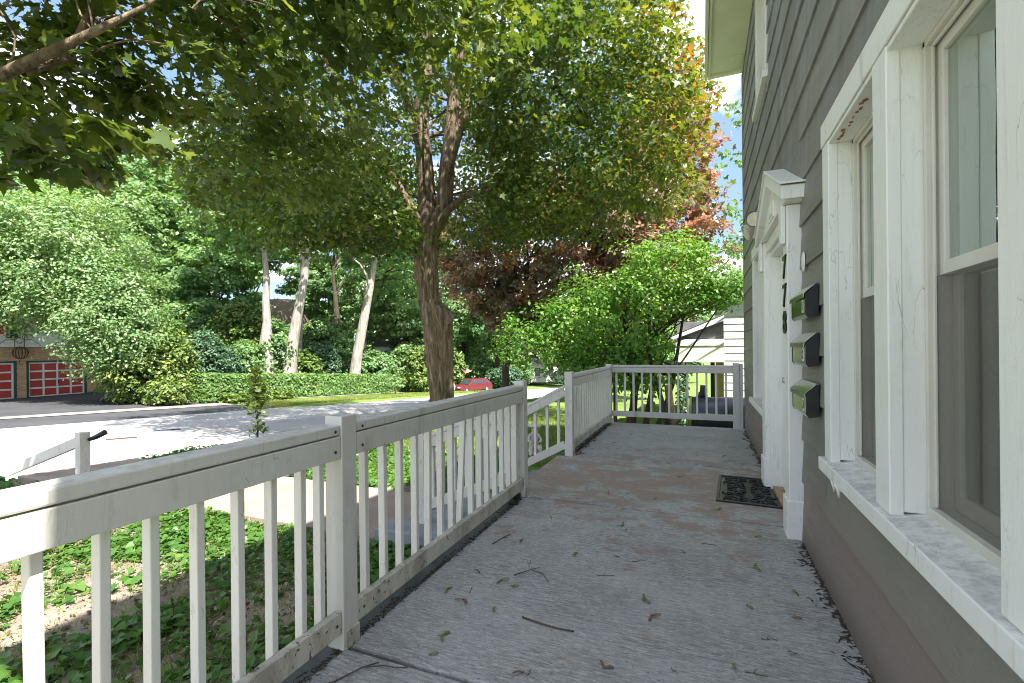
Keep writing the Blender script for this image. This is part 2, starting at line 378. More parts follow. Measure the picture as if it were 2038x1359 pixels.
M['tankrim'] = simple('green_rim_reflection', (.30, .34, .05), .5, 0, .1, 3)  # yellow-green reflection on the drum end, painted as the rim colour
M['carred'] = simple('red_car_paint', (.13, .018, .022), .12, 0, .05, 2, 0)
M['carsilver'] = simple('silver_car_paint', (.55, .56, .58), .25, .3, .05, 2, 0)
M['carglass'] = simple('car_glass', (.03, .045, .05), .08, 0, .1, 2, 0)
M['tyre'] = simple('tyre_rubber', (.02, .02, .02), .8)
M['blue'] = simple('blue_ghost_colour', (.02, .045, .16), .5)  # colour of the moving car's ghost streak
M['tanwood'] = simple('ochre_door_paint', (.42, .33, .12), .6, 0, .15, 5)

def m_brick():
    m = mat('tan_brick'); t = m.node_tree; v = objc(t)
    mpn = t.nodes.new('ShaderNodeMapping'); mpn.inputs['Rotation'].default_value = (0, 0, 0)
    cx = t.nodes.new('ShaderNodeSeparateXYZ'); t.links.new(geo(t), cx.inputs[0])
    cb = t.nodes.new('ShaderNodeCombineXYZ'); t.links.new(cx.outputs[1], cb.inputs[0]); t.links.new(cx.outputs[2], cb.inputs[1])
    b = t.nodes.new('ShaderNodeTexBrick'); b.inputs['Scale'].default_value = 1; b.inputs['Brick Width'].default_value = .22; b.inputs['Row Height'].default_value = .075
    b.inputs['Mortar Size'].default_value = .008; b.inputs['Color1'].default_value = (.54, .31, .16, 1); b.inputs['Color2'].default_value = (.34, .18, .09, 1)
    b.inputs['Mortar'].default_value = (.38, .34, .28, 1); b.inputs['Bias'].default_value = -.2
    t.links.new(cb.outputs[0], b.inputs['Vector'])
    f = ramp(t, [(.66, (0,0,0)), (.69, (1,1,1))], noise(t, cb.outputs[0], 3.2, 2, .5, (1.2, 5, 1)))
    return finish(m, mixc(t, mathn(t, 'MULTIPLY', f, .8), b.outputs[0], (.06, .045, .035)), .9, 0, b.outputs[1], -.3, .01)
M['brick'] = m_brick()
def m_flag():
    m = mat('striped_flag_cloth'); t = m.node_tree; v = objc(t)
    s = t.nodes.new('ShaderNodeSeparateXYZ'); t.links.new(v, s.inputs[0])
    k = mathn(t, 'GREATER_THAN', mathn(t, 'FRACT', mathn(t, 'MULTIPLY', s.outputs[0], 7.2)), .5)
    return finish(m, mixc(t, k, (.6, .58, .55), (.45, .08, .08)), .8)
M['flag'] = m_flag()

# ------------------------------------------------------------------ terrain
def yz(x, y): return -0.36 - 0.05*max(min(y, 60), -30)
def rz_(x, y): return -0.80 - 0.058*max(min(y, 110), -40)
def sstep(a, b, x):
    t = min(1, max(0, (x-a)/(b-a))); return t*t*(3-2*t)
def gz(x, y):
    near = yz(x, y); road = rz_(x, y) - .03
    far = rz_(x, y) + .10 + (sstep(-26.5, -33, x)*1.55 if x < -26.5 else 0) + max(0, (-34-x))*.035
    if 4.5 < y < 19.5: pass
    dr = sstep(3.5, 5.5, y)*(1-sstep(18.7, 20.2, y))
    if x < -21.2:
        flat = rz_(x, y) + .06 + .35*sstep(-24, -37, x)*sstep(8, 17, 17)
        base = far*(1-dr) + dr*min(far, -1.53 if x < -36 else rz_(x, y)*(1-sstep(-23, -36, x)) + -1.50*sstep(-23, -36, x))
        return base
    k = sstep(-9.5, -8.75, x)
    h = road*(1-k) + near*k
    return h
def grid(name, xs, ys, zf, m, dz=0, kind='structure'):
    V = [(x, y, zf(x, y)+dz) for y in ys for x in xs]; nx = len(xs)
    F_ = [(j*nx+i, j*nx+i+1, (j+1)*nx+i+1, (j+1)*nx+i) for j in range(len(ys)-1) for i in range(nx-1)]
    me = bpy.data.meshes.new(name); me.from_pydata(V, [], F_); me.update(); me.polygons.foreach_set('use_smooth', [True]*len(F_)); me.materials.append(m)
    o = bpy.data.objects.new(name, me); C.objects.link(o); return tag(o, kind=kind)
def bump_n(x, y, s=1.0): return (math.sin(x*1.7*s+y*.9)*math.cos(y*1.3*s-x*.4)+math.sin(x*4.1*s)*math.cos(y*3.7*s)*.4)
xs = [-400, -200, -120, -90, -70, -60, -52, -46, -42, -39, -37, -35, -33, -31, -29.5, -28, -26.5, -25, -24, -23, -22, -21.3, -20, -16, -12, -10] + [-9.6+.12*i for i in range(9)] + [-8.5+.25*i for i in range(30)] + [-.8, 0, 1, 3, 6, 12, 25, 60, 140, 400]
ys = [-300, -120, -60, -30, -15, -8, -4, -2] + [-1+.25*i for i in range(44)] + [10.5+i for i in range(30)] + [42, 45, 50, 56, 64, 74, 86, 100, 130, 180, 260, 500]
grid('ground', xs, ys, lambda x, y: gz(x, y) + (.018*bump_n(x, y, 2) if -8.6 < x < 0 else 0), M['lawn'], 0)
grid('bare_soil', [-9.3, -9.05, -8.8] + [-8.5+.15*i for i in range(49)], [-12, -6, -3] + [-1+.15*i for i in range(62)], lambda x, y: gz(x, y)+.02*bump_n(x, y, 2), M['soil'], .018)
def strip(name, x0, x1, y0, y1, zf, m, dz, nx=4, ny=40, kind='structure'):
    return grid(name, [x0+(x1-x0)*i/nx for i in range(nx+1)], [y0+(y1-y0)*i/ny for i in range(ny+1)], zf, m, dz, kind)
strip('road', -21.1, -8.95, -40, 170, rz_, M['road'], .012, 6, 90)
# far verge (lawn), sidewalk, hillside
strip('verge', -25.62, -21.15, 18.9, 120, lambda x, y: gz(x, y), M['lawn'], .03, 6, 60)
strip('far_sidewalk', -25.92, -25.64, 18.92, 60, lambda x, y: gz(x, y), M['kerb'], .06, 3, 60)
strip('sidewalk_crossing', -25.9, -24.62, 0, 18.9, lambda x, y: gz(x, y), M['walk'], .05, 3, 40)
grid('driveway', [-38.2, -37, -36, -34, -32, -30, -28, -26, -25.92], [4.6, 5.6, 7, 9, 11, 13, 15, 17, 18.2, 18.9], gz, M['drive'], .035)
grid('driveway_apron', [-24.60, -24, -23, -22, -21.15], [4.6, 5.6, 7, 9, 11, 13, 15, 17, 18.2, 18.88], gz, M['drive'], .032)
grid('hillside', [-200, -120, -90, -70, -60, -52, -46, -42, -39, -37, -35, -33, -31, -29.5, -28, -26.5, -25.95], [19.2+1.6*i for i in range(50)], gz, M['woodfloor'], .04)
grid('lawn', [-8.4+.3*i for i in range(21)] + [-2.3], [5.0+.35*i for i in range(60)], lambda x, y: gz(x, y)+.02*bump_n(x, y), M['lawn'], .028)
grid('neighbour_lawn', [-2.28+.5*i for i in range(40)], [8.0+.6*i for i in range(40)], lambda x, y: gz(x, y), M['lawn'], .03)
# concrete walk from the steps to the street, in flags with open joints
walk = thing('concrete_walk', 'buff concrete garden walk running from porch steps to the street', 'path', (-5.6, 4.15, yz(0, 4.15)))
xw_ = -2.72
for L in (1.55, 1.5, 1.5, 1.42):
    x0, x1 = xw_-L+.008, xw_-.008; mb = MB()
    z = lambda y: yz(0, y)+.055
    vs = []
    for dzz in (-.12, .0):
        for (x, y) in ((x0, 3.42), (x1, 3.42), (x1, 4.87), (x0, 4.87)): vs.append((x, y, z(y)+dzz))
    mb.add(vs, [(0,3,2,1),(4,5,6,7),(0,1,5,4),(1,2,6,5),(2,3,7,6),(3,0,4,7)])
    mb.build('flagstone', M['walk'], walk, .006)
    xw_ -= L

# ------------------------------------------------------------------ porch
XE = -1.51                                        # outer edge of the slab
floor_ = bpy.data.objects.new('porch_floor', None); C.objects.link(floor_); tag(floor_, kind='structure')
js = [-.66, 1.512, 3.566, 5.095, 7.62]
for a, b in zip(js[:-1], js[1:]):
    mb = MB().box(-1.345 if not (a > 3.5 and a < 3.6) else XE, .60, a+.010, b-.010, -.14, 0)
    mb.build('concrete_slab', M['deck'], floor_, .009)
MB().box(XE, 8, -.65, 7.60, -1.6, -.145).build('foundation', M['gutter'], floor_)
for a, b in ((-.66, 3.52), (5.14, 7.62)):        # lower cove strip under the rail
    mb = MB(); n = 7; prof = [(-1.347, -.012), (-1.36, -.018), (-1.385, -.012), (-1.41, .008), (-1.44, .020), (-1.475, .010), (XE, -.02), (XE, -.14), (-1.347, -.14)]
    mb.prism(prof, 'y', a, b); mb.build('edge_strip', M['gutter'], floor_)
MB().box(XE, -1.347, 3.525, 3.566-.006, -.14, 0).build('edge_block', M['deck'], floor_)

# rough debris line where floor meets strip and wall
def debris(name, pts, n, spread, m, smin=.003, smax=.014, seed=1):
    r = np.random.default_rng(seed); V = []; T = []; 
    pts = np.array(pts, float)
    for i in range(n):
        t = r.random(); seg = min(int(t*(len(pts)-1)), len(pts)-2); u = t*(len(pts)-1)-seg
        c = pts[seg]*(1-u)+pts[seg+1]*u; c = c + np.array([r.normal()*spread*(.4+1.2*(math.sin(t*37)*.5+.5)), 0, 0]); 
        s = r.uniform(smin, smax); a = r.random()*6.28; l = s*r.uniform(1, 2.6)
        dx, dy = math.cos(a)*l, math.sin(a)*l; ex, ey = -math.sin(a)*s*.5, math.cos(a)*s*.5; h = s*r.uniform(.2, .8)
        b = len(V)
        V += [(c[0]-dx, c[1]-dy, c[2]), (c[0]+ex, c[1]+ey, c[2]+.001), (c[0]+dx, c[1]+dy, c[2]+h*.4), (c[0]-ex, c[1]-ey, c[2]+.001), (c[0], c[1], c[2]+h)]
        T += [(b, b+3, b+4), (b+3, b+2, b+4), (b+2, b+1, b+4), (b+1, b, b+4)]
    o = link(name, trimesh(name, V, T, m)); return o
tag(debris('leaf_crumbs', [(-1.352, -.2, .001), (-1.352, 3.5, .001)], 1500, .011, M['dirtstrip'], .002, .009, seed=2), 'dark leaf crumbs gathered in the groove below the long railing', 'debris', kind='stuff')
tag(debris('leaf_crumbs', [(-1.35, 5.15, .001), (-1.35, 7.5, .001)], 900, .025, M['dirtstrip'], seed=4), 'dirt and leaf crumbs under the railing beyond the steps', 'debris', kind='stuff')
tag(debris('leaf_crumbs', [(.555, .8, .001), (.56, 3.3, .001)], 900, .024, M['dirtstrip'], seed=3), 'brown leaf crumbs gathered along the foot of the siding', 'debris', kind='stuff')
tag(debris('leaf_crumbs', [(.56, 4.75, .001), (.56, 7.4, .001)], 700, .02, M['dirtstrip'], seed=5), 'brown leaf crumbs along the wall beyond the door', 'debris', kind='stuff')

# steps down to the walk
steps = thing('porch_steps', 'grey painted concrete steps dropping from porch to walk', 'steps', (-1.9, 4.35, -.5))
MB().box(-1.80, XE-.003, 3.70, 5.06, -.9, -.18).build('step', M['tread'], steps, .01)
MB().box(-2.12, -1.803, 3.70, 5.06, -.9, -.355).build('step', M['tread'], steps, .01)
MB().box(-2.66, -1.48, 3.34, 3.697, -.9, -.355).build('landing', M['tread'], steps, .01)
MB().box(-2.66, -2.123, 3.70, 5.02, -.9, -.50).build('landing', M['tread'], steps, .01)

# railings
XR = -1.335
wob = random.Random(4)
def picket(mb, x, y, z0, z1, lean=0): mb.bar((x+wob.uniform(-.002, .002), y+wob.uniform(-.004, .004), z0), (x+wob.uniform(-.002, .002), y+lean+wob.uniform(-.005, .005), z1), .036, .025, (0, 1, 0)); return mb
def post(parent, x, y, z0, z1, w=.086, trim=True):
    p = MB().box(x-w/2, x+w/2, y-w/2, y+w/2, z0, z1).build('post', M['rail'], parent, .004)
    return p
def screws(parent, pts):
    for p in pts:
        MB().lathe([(0, .003), (.006, .002), (.006, 0)], p, 8, 'x').build('screw', M['blackmetal'], parent)
def rail_y(label, y0, y1, posts, ys_p, wide=()):
    t = thing('porch_railing', label, 'railing', (-1.37, (y0+y1)/2, 0), 0, 'white porch railings')
    MB().box(-1.428, XR-.0, y0+.002, y1-.002, .862, .902).build('cap_rail', M['rail'], t, .006)
    MB().box(XR-.030, XR+.003, y0+.002, y1-.002, .768, .857).build('top_rail', M['rail'], t, .003)
    MB().box(XR-.034, XR, y0+.002, y1-.002, .072, .160).build('bottom_rail', M['rail_low'], t, .003)
    MB().box(-1.43, XR-.058, y0+.002, y1-.002, .072, .112).build('back_rail', M['rail_low'], t, .003)
    for y in posts:
        post(t, -1.373, y, .0, .935)
        MB().box(-1.424, XR+.012, y-.036, y+.047, 0, .075).build('post_foot', M['rail_low'], t, .003)
    for (y, ln) in ys_p:
        picket(MB(), XR-.054, y+.0125, .10, .862, ln).build('baluster', M['picket'], t, .003)
    for y in wide: MB().box(XR-.075, XR-.036, y-.038, y+.02, .10, .855).build('filler_board', M['picket'], t, .003)
    screws(t, [(XR+.006, yy, zz) for yy in (y0+.035, y1-.035) for zz in (.80, .88, .12)])
    return t
p1 = 1.521; p2 = 3.580; p3 = 5.095; p4 = 7.50
rail_y('white railing section nearest the camera, its near end in sunlight', -.62, p1-.044, [p1], [(.558-.1265*k, 0) for k in range(1, 9)][::-1] + [(v, 0) for v in (.558, .683, .801, .929, 1.057, 1.183, 1.312, 1.40)])
rail_y('white railing section before the steps with one leaning baluster', p1+.044, p2-.044, [p2], [(v, 0) for v in (1.668, 1.797, 1.927, 2.054, 2.185, 2.312, 2.442)] + [(2.530, .085)] + [(v, 0) for v in (2.70, 2.825, 2.945, 3.075, 3.20, 3.33)], (p2-.075,))
rail_y('white railing section beyond the steps with tight looking balusters', p3+.044, p4-.044, [p3, p4], [(5.28+.125*k, 0) for k in range(17)])
# far end railing
t = thing('porch_railing', 'white railing closing the far end of the porch', 'railing', (-.45, 7.58, 0), 0, 'white porch railings')
ye = 7.53
MB().box(-1.326, .412, ye-.02, ye+.07, .885, .922).build('cap_rail', M['rail'], t, .005)
MB().box(-1.326, .412, ye-.017, ye+.013, .805, .882).build('top_rail', M['rail'], t, .003)
MB().box(-1.326, .412, ye-.017, ye+.02, .112, .196).build('bottom_rail', M['rail'], t, .003)
for i in range(13): MB().bar((-1.265+.1325*i, ye+.032, .13), (-1.265+.1325*i, ye+.032, .87), .028, .036, (0, 1, 0)).build('baluster', M['picket'], t, .003)
MB().box(.414, .500, ye-.04, ye+.045, 0, .955).build('post', M['rail'], t, .004)
MB().box(.502, .545, ye-.03, ye+.045, 0, .945).build('filler_board', M['rail'], t, .004)

# stair handrails
def stair_rail(label, y, xa, za, xb, zb, posts, bal, drop):
    t = thing('stair_handrail', label, 'railing', (xb, y, -.5), 0, 'sloping white handrails of the porch steps')
    a = Vector((xa, y, za)); b = Vector((xb, y, zb))
    MB().bar(a+Vector((0,0,-.012)), b+Vector((0,0,-.012)), .085, .03).build('cap_rail', M['rail'], t, .004)
    MB().bar(a+Vector((0,-.02,-.075)), b+Vector((0,-.02,-.075)), .03, .085).build('top_rail', M['rail'], t, .003)
    MB().bar(a+Vector((0,-.02,-drop)), b+Vector((0,-.02,-drop)), .034, .085).build('bottom_rail', M['rail'], t, .003)
    for (x, z0, z1) in posts: MB().box(x-.043, x+.043, y-.043, y+.043, z0, z1).build('post', M['rail'], t, .004)
    for x in bal:
        f = (x-xa)/(xb-xa); z = za+(zb-za)*f
        MB().bar((x, y+.014, z-drop+.02), (x, y+.014, z-.03), .03, .034, (0, 1, 0)).build('baluster', M['picket'], t, .003)
    return t
stair_rail('near sloping handrail of the porch steps, seen through the long railing', 3.62, -1.42, .78, -2.31, .42, [(-2.345, -.36, .455)], [-1.54, -1.66, -1.78, -1.90, -2.02, -2.14, -2.24], .62)
stair_rail('far sloping handrail of the porch steps rising to the post', 5.10, -1.42, .785, -2.45, .235, [(-2.49, -.50, .29)], [-1.505, -1.64, -1.785, -1.93, -2.07, -2.21, -2.34], .66)
# street steps handrail
t = thing('street_handrail', 'short white handrail running down from the walk to the road', 'railing', (-7.4, 3.5, -.5), 0)
MB().box(-7.43, -7.32, 3.47, 3.58, -.62, .175).build('post', M['rail'], t, .005)
MB().bar((-7.43, 3.53, .06), (-9.75, 3.53, -.66), .05, .13).build('handrail', M['rail'], t, .004)
MB().box(-9.78, -9.68, 3.48, 3.58, -1.1, -.55).build('post', M['rail'], t, .005)
MB().tube([(-7.31, 3.56, .08), (-7.24, 3.60, .11), (-7.15, 3.66, .17)], [.022, .03, .035], 8).build('grip', M['blackmetal'], t)
sts = thing('street_steps', 'low concrete steps from garden walk down to road', 'steps', (-9, 4.1, -1))
for i in range(3): MB().box(-8.95-.35*i, -8.60-.35*i, 3.45, 4.85, -1.4, -.62-.13*i).build('step', M['kerb'], sts, .01)

# ------------------------------------------------------------------ house
house = thing('house', 'olive grey clapboard house with white window trim beside the porch', 'house', (4, 2, 0))
XW = .58; YC = 7.50; YB = -.61
def part(mb, name, m, bevel=0, label=None, parent=None): return mb.build(name, m, house if parent is None else parent, bevel, label)
body = MB().box(XW+.15, 9, YB+.02, YC-.02, -1.6, 5.1)
part(body, 'wall_core', M['room'])
MB_r = MB().prism([(.085, 5.17), (.085, 5.33), (4.8, 8.1), (9.5, 5.33), (9.5, 5.17)], 'y', YB-.35, YC-.0)
part(MB_r, 'roof', M['roof'])
part(MB().box(.12, XW+.02, YB-.3, YC-.07, 5.145, 5.165), 'soffit', M['soffit'], 0)
part(MB().box(.075, .112, YB-.35, YC-.0, 5.115, 5.335), 'fascia', M['soffit'], .004)
part(MB().box(.114, XW+.02, YC-.068, YC-.002, 5.115, 5.335), 'end_board', M['soffit'], .004)
part(MB().box(.118, .15, YB-.3, YC-.07, 5.125, 5.143), 'soffit_moulding', M['soffit'], .003)
part(MB().box(.40, .56, 7.05, 7.30, 5.135, 5.1445), 'soffit_vent', M['soffit'], .002)

# openings (y0, y1, z0, z1) including casing, where no siding runs
W_ = [(1.06, 2.74, .585, 2.29), (3.30, 4.76, 0, 2.50), (5.02, 6.26, .52, 2.34), (4.80, 5.72, 3.62, 5.0)]
laps = [.0, .365] + [.365+.2605*k for k in range(1, 19)]
laps = [z for z in laps if z < 5.12] + [5.14]
brd = random.Random(3)
def ped_cut(y):                                     # top line of the door pediment
    return 2.50 - abs(y-3.98)*.36/.75
def board(y0, y1, z0, z1, cut_lo=None):
    if y1-y0 < .02: return
    jit = brd.uniform(-.0015, .0015)
    mb = MB(); a = XW-.019+jit; b = XW-.003
    mb.add([(a, y0, z0), (XW+.012, y0, z0), (XW+.012, y0, z1+.02), (b, y0, z1+.02), (a, y1, z0), (XW+.012, y1, z0), (XW+.012, y1, z1+.02), (b, y1, z1+.02)],
           [(0,1,2,3),(7,6,5,4),(0,4,5,1),(1,5,6,2),(2,6,7,3),(3,7,4,0)])
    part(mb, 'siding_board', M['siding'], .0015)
for z0, z1 in zip(laps[:-1], laps[1:]):
    spans = [(YB, YC)]
    for (a, b, c, d) in W_:
        if z1 > c+.01 and z0 < d-.02:
            if a == 3.30 and z0 > 2.14: a2, b2 = 3.34, 4.62
            else: a2, b2 = a, b
            if a == 3.30 and z0 < 2.14: a2, b2 = 3.34, 4.74
            ns = []
            for (s, e) in spans:
                if s < a2: ns.append((s, min(e, a2)))
                if e > b2: ns.append((max(s, b2), e))
            spans = [q for q in ns if q[1]-q[0] > .02]
    for (s, e) in spans:
        # butt joints in the long runs
        cuts = [s, e]
        if e-s > 4: cuts = [s, s+(e-s)*brd.uniform(.35, .65), e]
        for q0, q1 in zip(cuts[:-1], cuts[1:]): board(q0+.001, q1-.001, z0, z1)
# siding filler between a course and a window head/sill: thin backing sheet so no hole shows
for (a, b, c, d) in ((1.06, 2.74, .36, .60), (1.06, 2.74, 2.27, 2.50), (5.02, 6.26, .36, .56), (5.02, 6.26, 2.3, 2.5), (4.80, 5.72, 3.5, 3.68), (4.80, 5.72, 4.9, 5.14), (3.3, 4.76, 2.2, 2.75)):
    board(a-.02, b+.02, c, d-.02)

def unit(y0, y1, zs, zh, mr, screen=True, blind=True):
    """double hung window between reveals y0..y1; glass recessed behind the wall face"""
    wn = MB()
    wn.box(.655, .74, y0, y0+.018, zs+.03, zh); wn.box(.655, .74, y1-.018, y1, zs+.03, zh); wn.box(.655, .74, y0, y1, zh-.018, zh); wn.box(.655, .76, y0, y1, zs, zs+.035)
    wn.box(.668, .676, y0+.018, y0+.030, zs+.04, zh-.02); wn.box(.668, .676, y1-.030, y1-.018, zs+.04, zh-.02); wn.box(.668, .676, y0+.03, y1-.03, zh-.030, zh-.018)
    w_ = part(wn, 'window', M['sash'], .002)
    def sash(x, za, zb, b_):
        s = MB(); ya, yb = y0+.020, y1-.020
        s.box(x, x+.028, ya, ya+.038, za, zb); s.box(x, x+.028, yb-.038, yb, za, zb)
        s.box(x, x+.028, ya+.038, yb-.038, zb-.038, zb); s.box(x, x+.028, ya+.038, yb-.038, za, za+b_)
        q = s.build('sash', M['sash'], w_, .003)
        MB().box(x+.012, x+.016, ya+.036, yb-.036, za+b_-.002, zb-.036).build('pane', M['glass'], w_)
    sash(.684, mr, zh-.02, .042)
    sash(.716, zs+.036, mr+.038, .05)
    if screen: MB().box(.676, .6775, y0+.018, y1-.018, zs+.036, mr).build('insect_screen', M['screen'], w_)
    # curtain with folds, and a dark room
    cu = MB(); n = 40; pts = []
    for k in range(n+1):
        yy = y0+.02+(y1-y0-.04)*k/n; xx = .83+.018*math.sin(k*1.55)+.008*math.sin(k*.61); pts.append((xx, yy))
    cu.add([(x, y, zs+.9 if False else zs) for x, y in pts]+[(x, y, zh) for x, y in pts], [(k, k+1, n+2+k, n+1+k) for k in range(n)], True)
    cu.build('curtain', M['curtain'], w_)
    if blind:
        bl = MB(); z = zs+.55
        while z < mr: bl.box(.785, .805, y0+.03, y1-.03, z, z+.003); z += .045
        bl.build('blind', M['blind'], w_)
    rm = MB(); rm.box(.745, 1.0, y0-.02, y0-.01, zs-.02, zh+.02); rm.box(.745, 1.0, y1+.01, y1+.02, zs-.02, zh+.02); rm.box(.99, 1.0, y0, y1, zs, zh); rm.box(.745, 1.0, y0, y1, zh+.01, zh+.02)
    rm.build('room_lining', M['room'], w_)
    return w_
# the wall core has real pockets for windows: rebuild it with openings
bpy.data.objects.remove(bpy.data.objects['wall_core'])
holes = [(1.30-.04-.02, 2.62+.02, .60, 2.2), (3.46, 4.56, -.02, 2.06), (5.20, 6.12, .55, 2.24), (4.93, 5.62, 3.66, 4.96)]
wc = MB(); 
ycuts = sorted({YB+.02, YC-.02} | {h[0] for h in holes} | {h[1] for h in holes}); zcuts = sorted({-1.6, 5.1} | {h[2] for h in holes} | {h[3] for h in holes})
for a, b in zip(ycuts[:-1], ycuts[1:]):
    for c, d in zip(zcuts[:-1], zcuts[1:]):
        if any(h[0] <= a+1e-6 and b <= h[1]+1e-6 and h[2] <= c+1e-6 and d <= h[3]+1e-6 for h in holes): continue
        wc.box(XW+.013, XW+.16, a, b, c, d)
wc.box(1.6, 9, YB+.03, YC-.03, -1.6, 5.09); wc.box(XW+.16, 9, YC-.035, YC-.021, -1.6, 5.09); wc.box(XW+.16, 9, YB+.021, YB+.035, -1.6, 5.09)
part(wc, 'wall_core', M['room'])
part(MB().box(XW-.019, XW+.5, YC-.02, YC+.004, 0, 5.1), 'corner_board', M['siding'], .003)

CF = .560                                           # casing face
def casing(mb_list):
    for (n, a) in mb_list: part(MB().box(*a), n, M['trim'], .004)
# paired front windows
casing([('casing', (CF, XW+.02, 2.62, 2.735, .648, 2.17)), ('casing', (CF, XW+.02, 1.87, 2.0, .648, 2.17)), ('casing', (CF, XW+.02, 1.05, 1.26, .648, 2.17)),
        ('head_casing', (CF-.004, XW+.02, 1.03, 2.745, 2.172, 2.285)),
        ('jamb', (CF+.003, .665, 2.622, 2.66, .66, 2.17)), ('jamb', (CF+.003, .665, 1.873, 1.997, .66, 2.168)), ('jamb', (CF+.003, .665, 1.20, 1.257, .66, 2.168)),
        ('head_jamb', (CF+.003, .665, 1.26, 2.62, 2.15, 2.169))])
sl = MB().prism([(.538, .583), (.538, .645), (.60, .652), (.70, .668), (.70, .600), (XW+.01, .583)], 'y', 1.0, 2.765)
# prism in axis y expects (x, z)
part(sl, 'window_sill', M['trim'], .004)
part(MB().box(XW-.018, XW-.004, 1.02, 2.75, .560, .582), 'sill_apron', M['trim'], .002)
unit(2.001, 2.618, .655, 2.150, 1.412)
unit(1.261, 1.868, .655, 2.150, 1.412)
# window beyond the door
casing([('casing', (CF, XW+.02, 6.10, 6.23, .60, 2.20)), ('casing', (CF, XW+.02, 5.06, 5.18, .60, 2.20)), ('head_casing', (CF-.004, XW+.02, 5.04, 6.24, 2.202, 2.33)),
        ('jamb', (CF+.003, .665, 6.102, 6.14, .6, 2.2)), ('jamb', (CF+.003, .665, 5.14, 5.177, .6, 2.2)), ('head_jamb', (CF+.003, .665, 5.18, 6.10, 2.18, 2.199))])
part(MB().box(.52, .70, 5.03, 6.27, .535, .598), 'window_sill', M['trim'], .004)
unit(5.182, 6.098, .60, 2.18, 1.40)
# upstairs window
casing([('casing', (CF, XW+.02, 5.58, 5.69, 3.70, 4.95)), ('casing', (CF, XW+.02, 4.84, 4.95, 3.70, 4.95)), ('head_casing', (CF-.004, XW+.02, 4.82, 5.71, 4.952, 5.06)),
        ('jamb', (CF+.003, .665, 5.582, 5.61, 3.7, 4.95)), ('jamb', (CF+.003, .665, 4.91, 4.947, 3.7, 4.95))])
part(MB().box(.53, .70, 4.80, 5.73, 3.635, 3.698), 'window_sill', M['trim'], .004)
unit(4.952, 5.578, 3.70, 4.95, 4.30, blind=False)

# door surround
DX = .495
part(MB().box(DX, XW+.0, 3.345, 3.495, 0, 2.075), 'pilaster', M['trim'], .006)
part(MB().box(DX-.012, XW-.0, 3.338, 3.503, 0, .24), 'pilaster_foot', M['trim'], .005)
part(MB().box(DX, XW+.0, 4.505, 4.715, 0, 2.075), 'pilaster', M['trim'], .006)
part(MB().box(DX-.012, XW-.0, 4.497, 4.725, 0, .24), 'pilaster_foot', M['trim'], .005)
part(MB().box(DX+.035, .66, 4.455, 4.503, 0, 2.05), 'door_jamb', M['trim'], .004)
part(MB().box(DX+.035, .66, 3.497, 3.54, 0, 2.05), 'door_jamb', M['trim'], .004)
part(MB().box(DX+.02, .66, 3.497, 4.503, 1.985, 2.078), 'door_head', M['trim'], .005)
part(MB().box(DX+.045, .66, 3.545, 4.45, 1.945, 1.983), 'door_head_stop', M['trim'], .003)
part(MB().box(.54, .68, 3.545, 4.45, .0, .032), 'threshold', M['cutwood'], .004)
dr_ = part(MB().box(.612, .652, 3.545, 4.452, .035, 1.943), 'door', M['trim'], .003)
for (a, b, c, d) in ((3.66, 3.95, .25, .85), (4.05, 4.34, .25, .85), (3.66, 3.95, 1.0, 1.75), (4.05, 4.34, 1.0, 1.75)):
    MB().box(.605, .613, a, b, c, d).build('door_panel', M['trim'], dr_, .003)
MB().lathe([(.0, -.055), (.018, -.052), (.027, -.038), (.024, -.022), (.012, -.014), (.012, -.004), (.03, 0)], (.605, 3.98, .945), 14, 'x').build('door_knob', M['silver'], dr_)
# pediment: tympanum, raking boards, cap, brackets
yA, yM, yBk = 3.235, 3.985, 4.735
tri = lambda z0, h, e: [(yA+e, z0), (yM, z0+h), (yBk-e, z0)]
part(MB().prism(tri(2.09, .33, .02), 'x', .50, XW), 'pediment_panel', M['trim'], .003)
for s in (-1, 1):
    ye_ = yM + s*(yM-yA); mb = MB()
    pr = [(ye_, 2.082), (ye_, 2.165), (yM, 2.490), (yM, 2.395)] if s < 0 else [(ye_, 2.082), (yM, 2.395), (yM, 2.490), (ye_, 2.165)]
    mb.prism(pr, 'x', .452, XW); part(mb, 'raking_cornice', M['trim'], .005)
    pr2 = [(ye_-s*-.02 if False else ye_+s*.02, 2.168), (ye_+s*.02, 2.182), (yM, 2.512), (yM, 2.493)]
    if s > 0: pr2 = pr2[::-1]
    mb = MB().prism(pr2, 'x', .44, XW-.0); part(mb, 'pediment_capping', M['trim'], .003)
part(MB().box(.475, XW, yA+.05, yBk-.05, 2.079, 2.10), 'base_moulding', M['trim'], .003)
part(MB().box(.485, .50, yM-.12, yM+.12, 2.14, 2.26), 'pediment_ornament', M['trim'], .004)
part(MB().box(.478, .4845, yM-.08, yM+.08, 2.165, 2.235), 'pediment_ornament', M['trim'], .003)
for yy in (3.42, 4.60):
    part(MB().prism([(yy-.06, 2.077), (yy+.06, 2.077), (yy+.045, 1.84), (yy-.045, 1.84)], 'x', .468, DX-.002), 'bracket', M['trim'], .005)

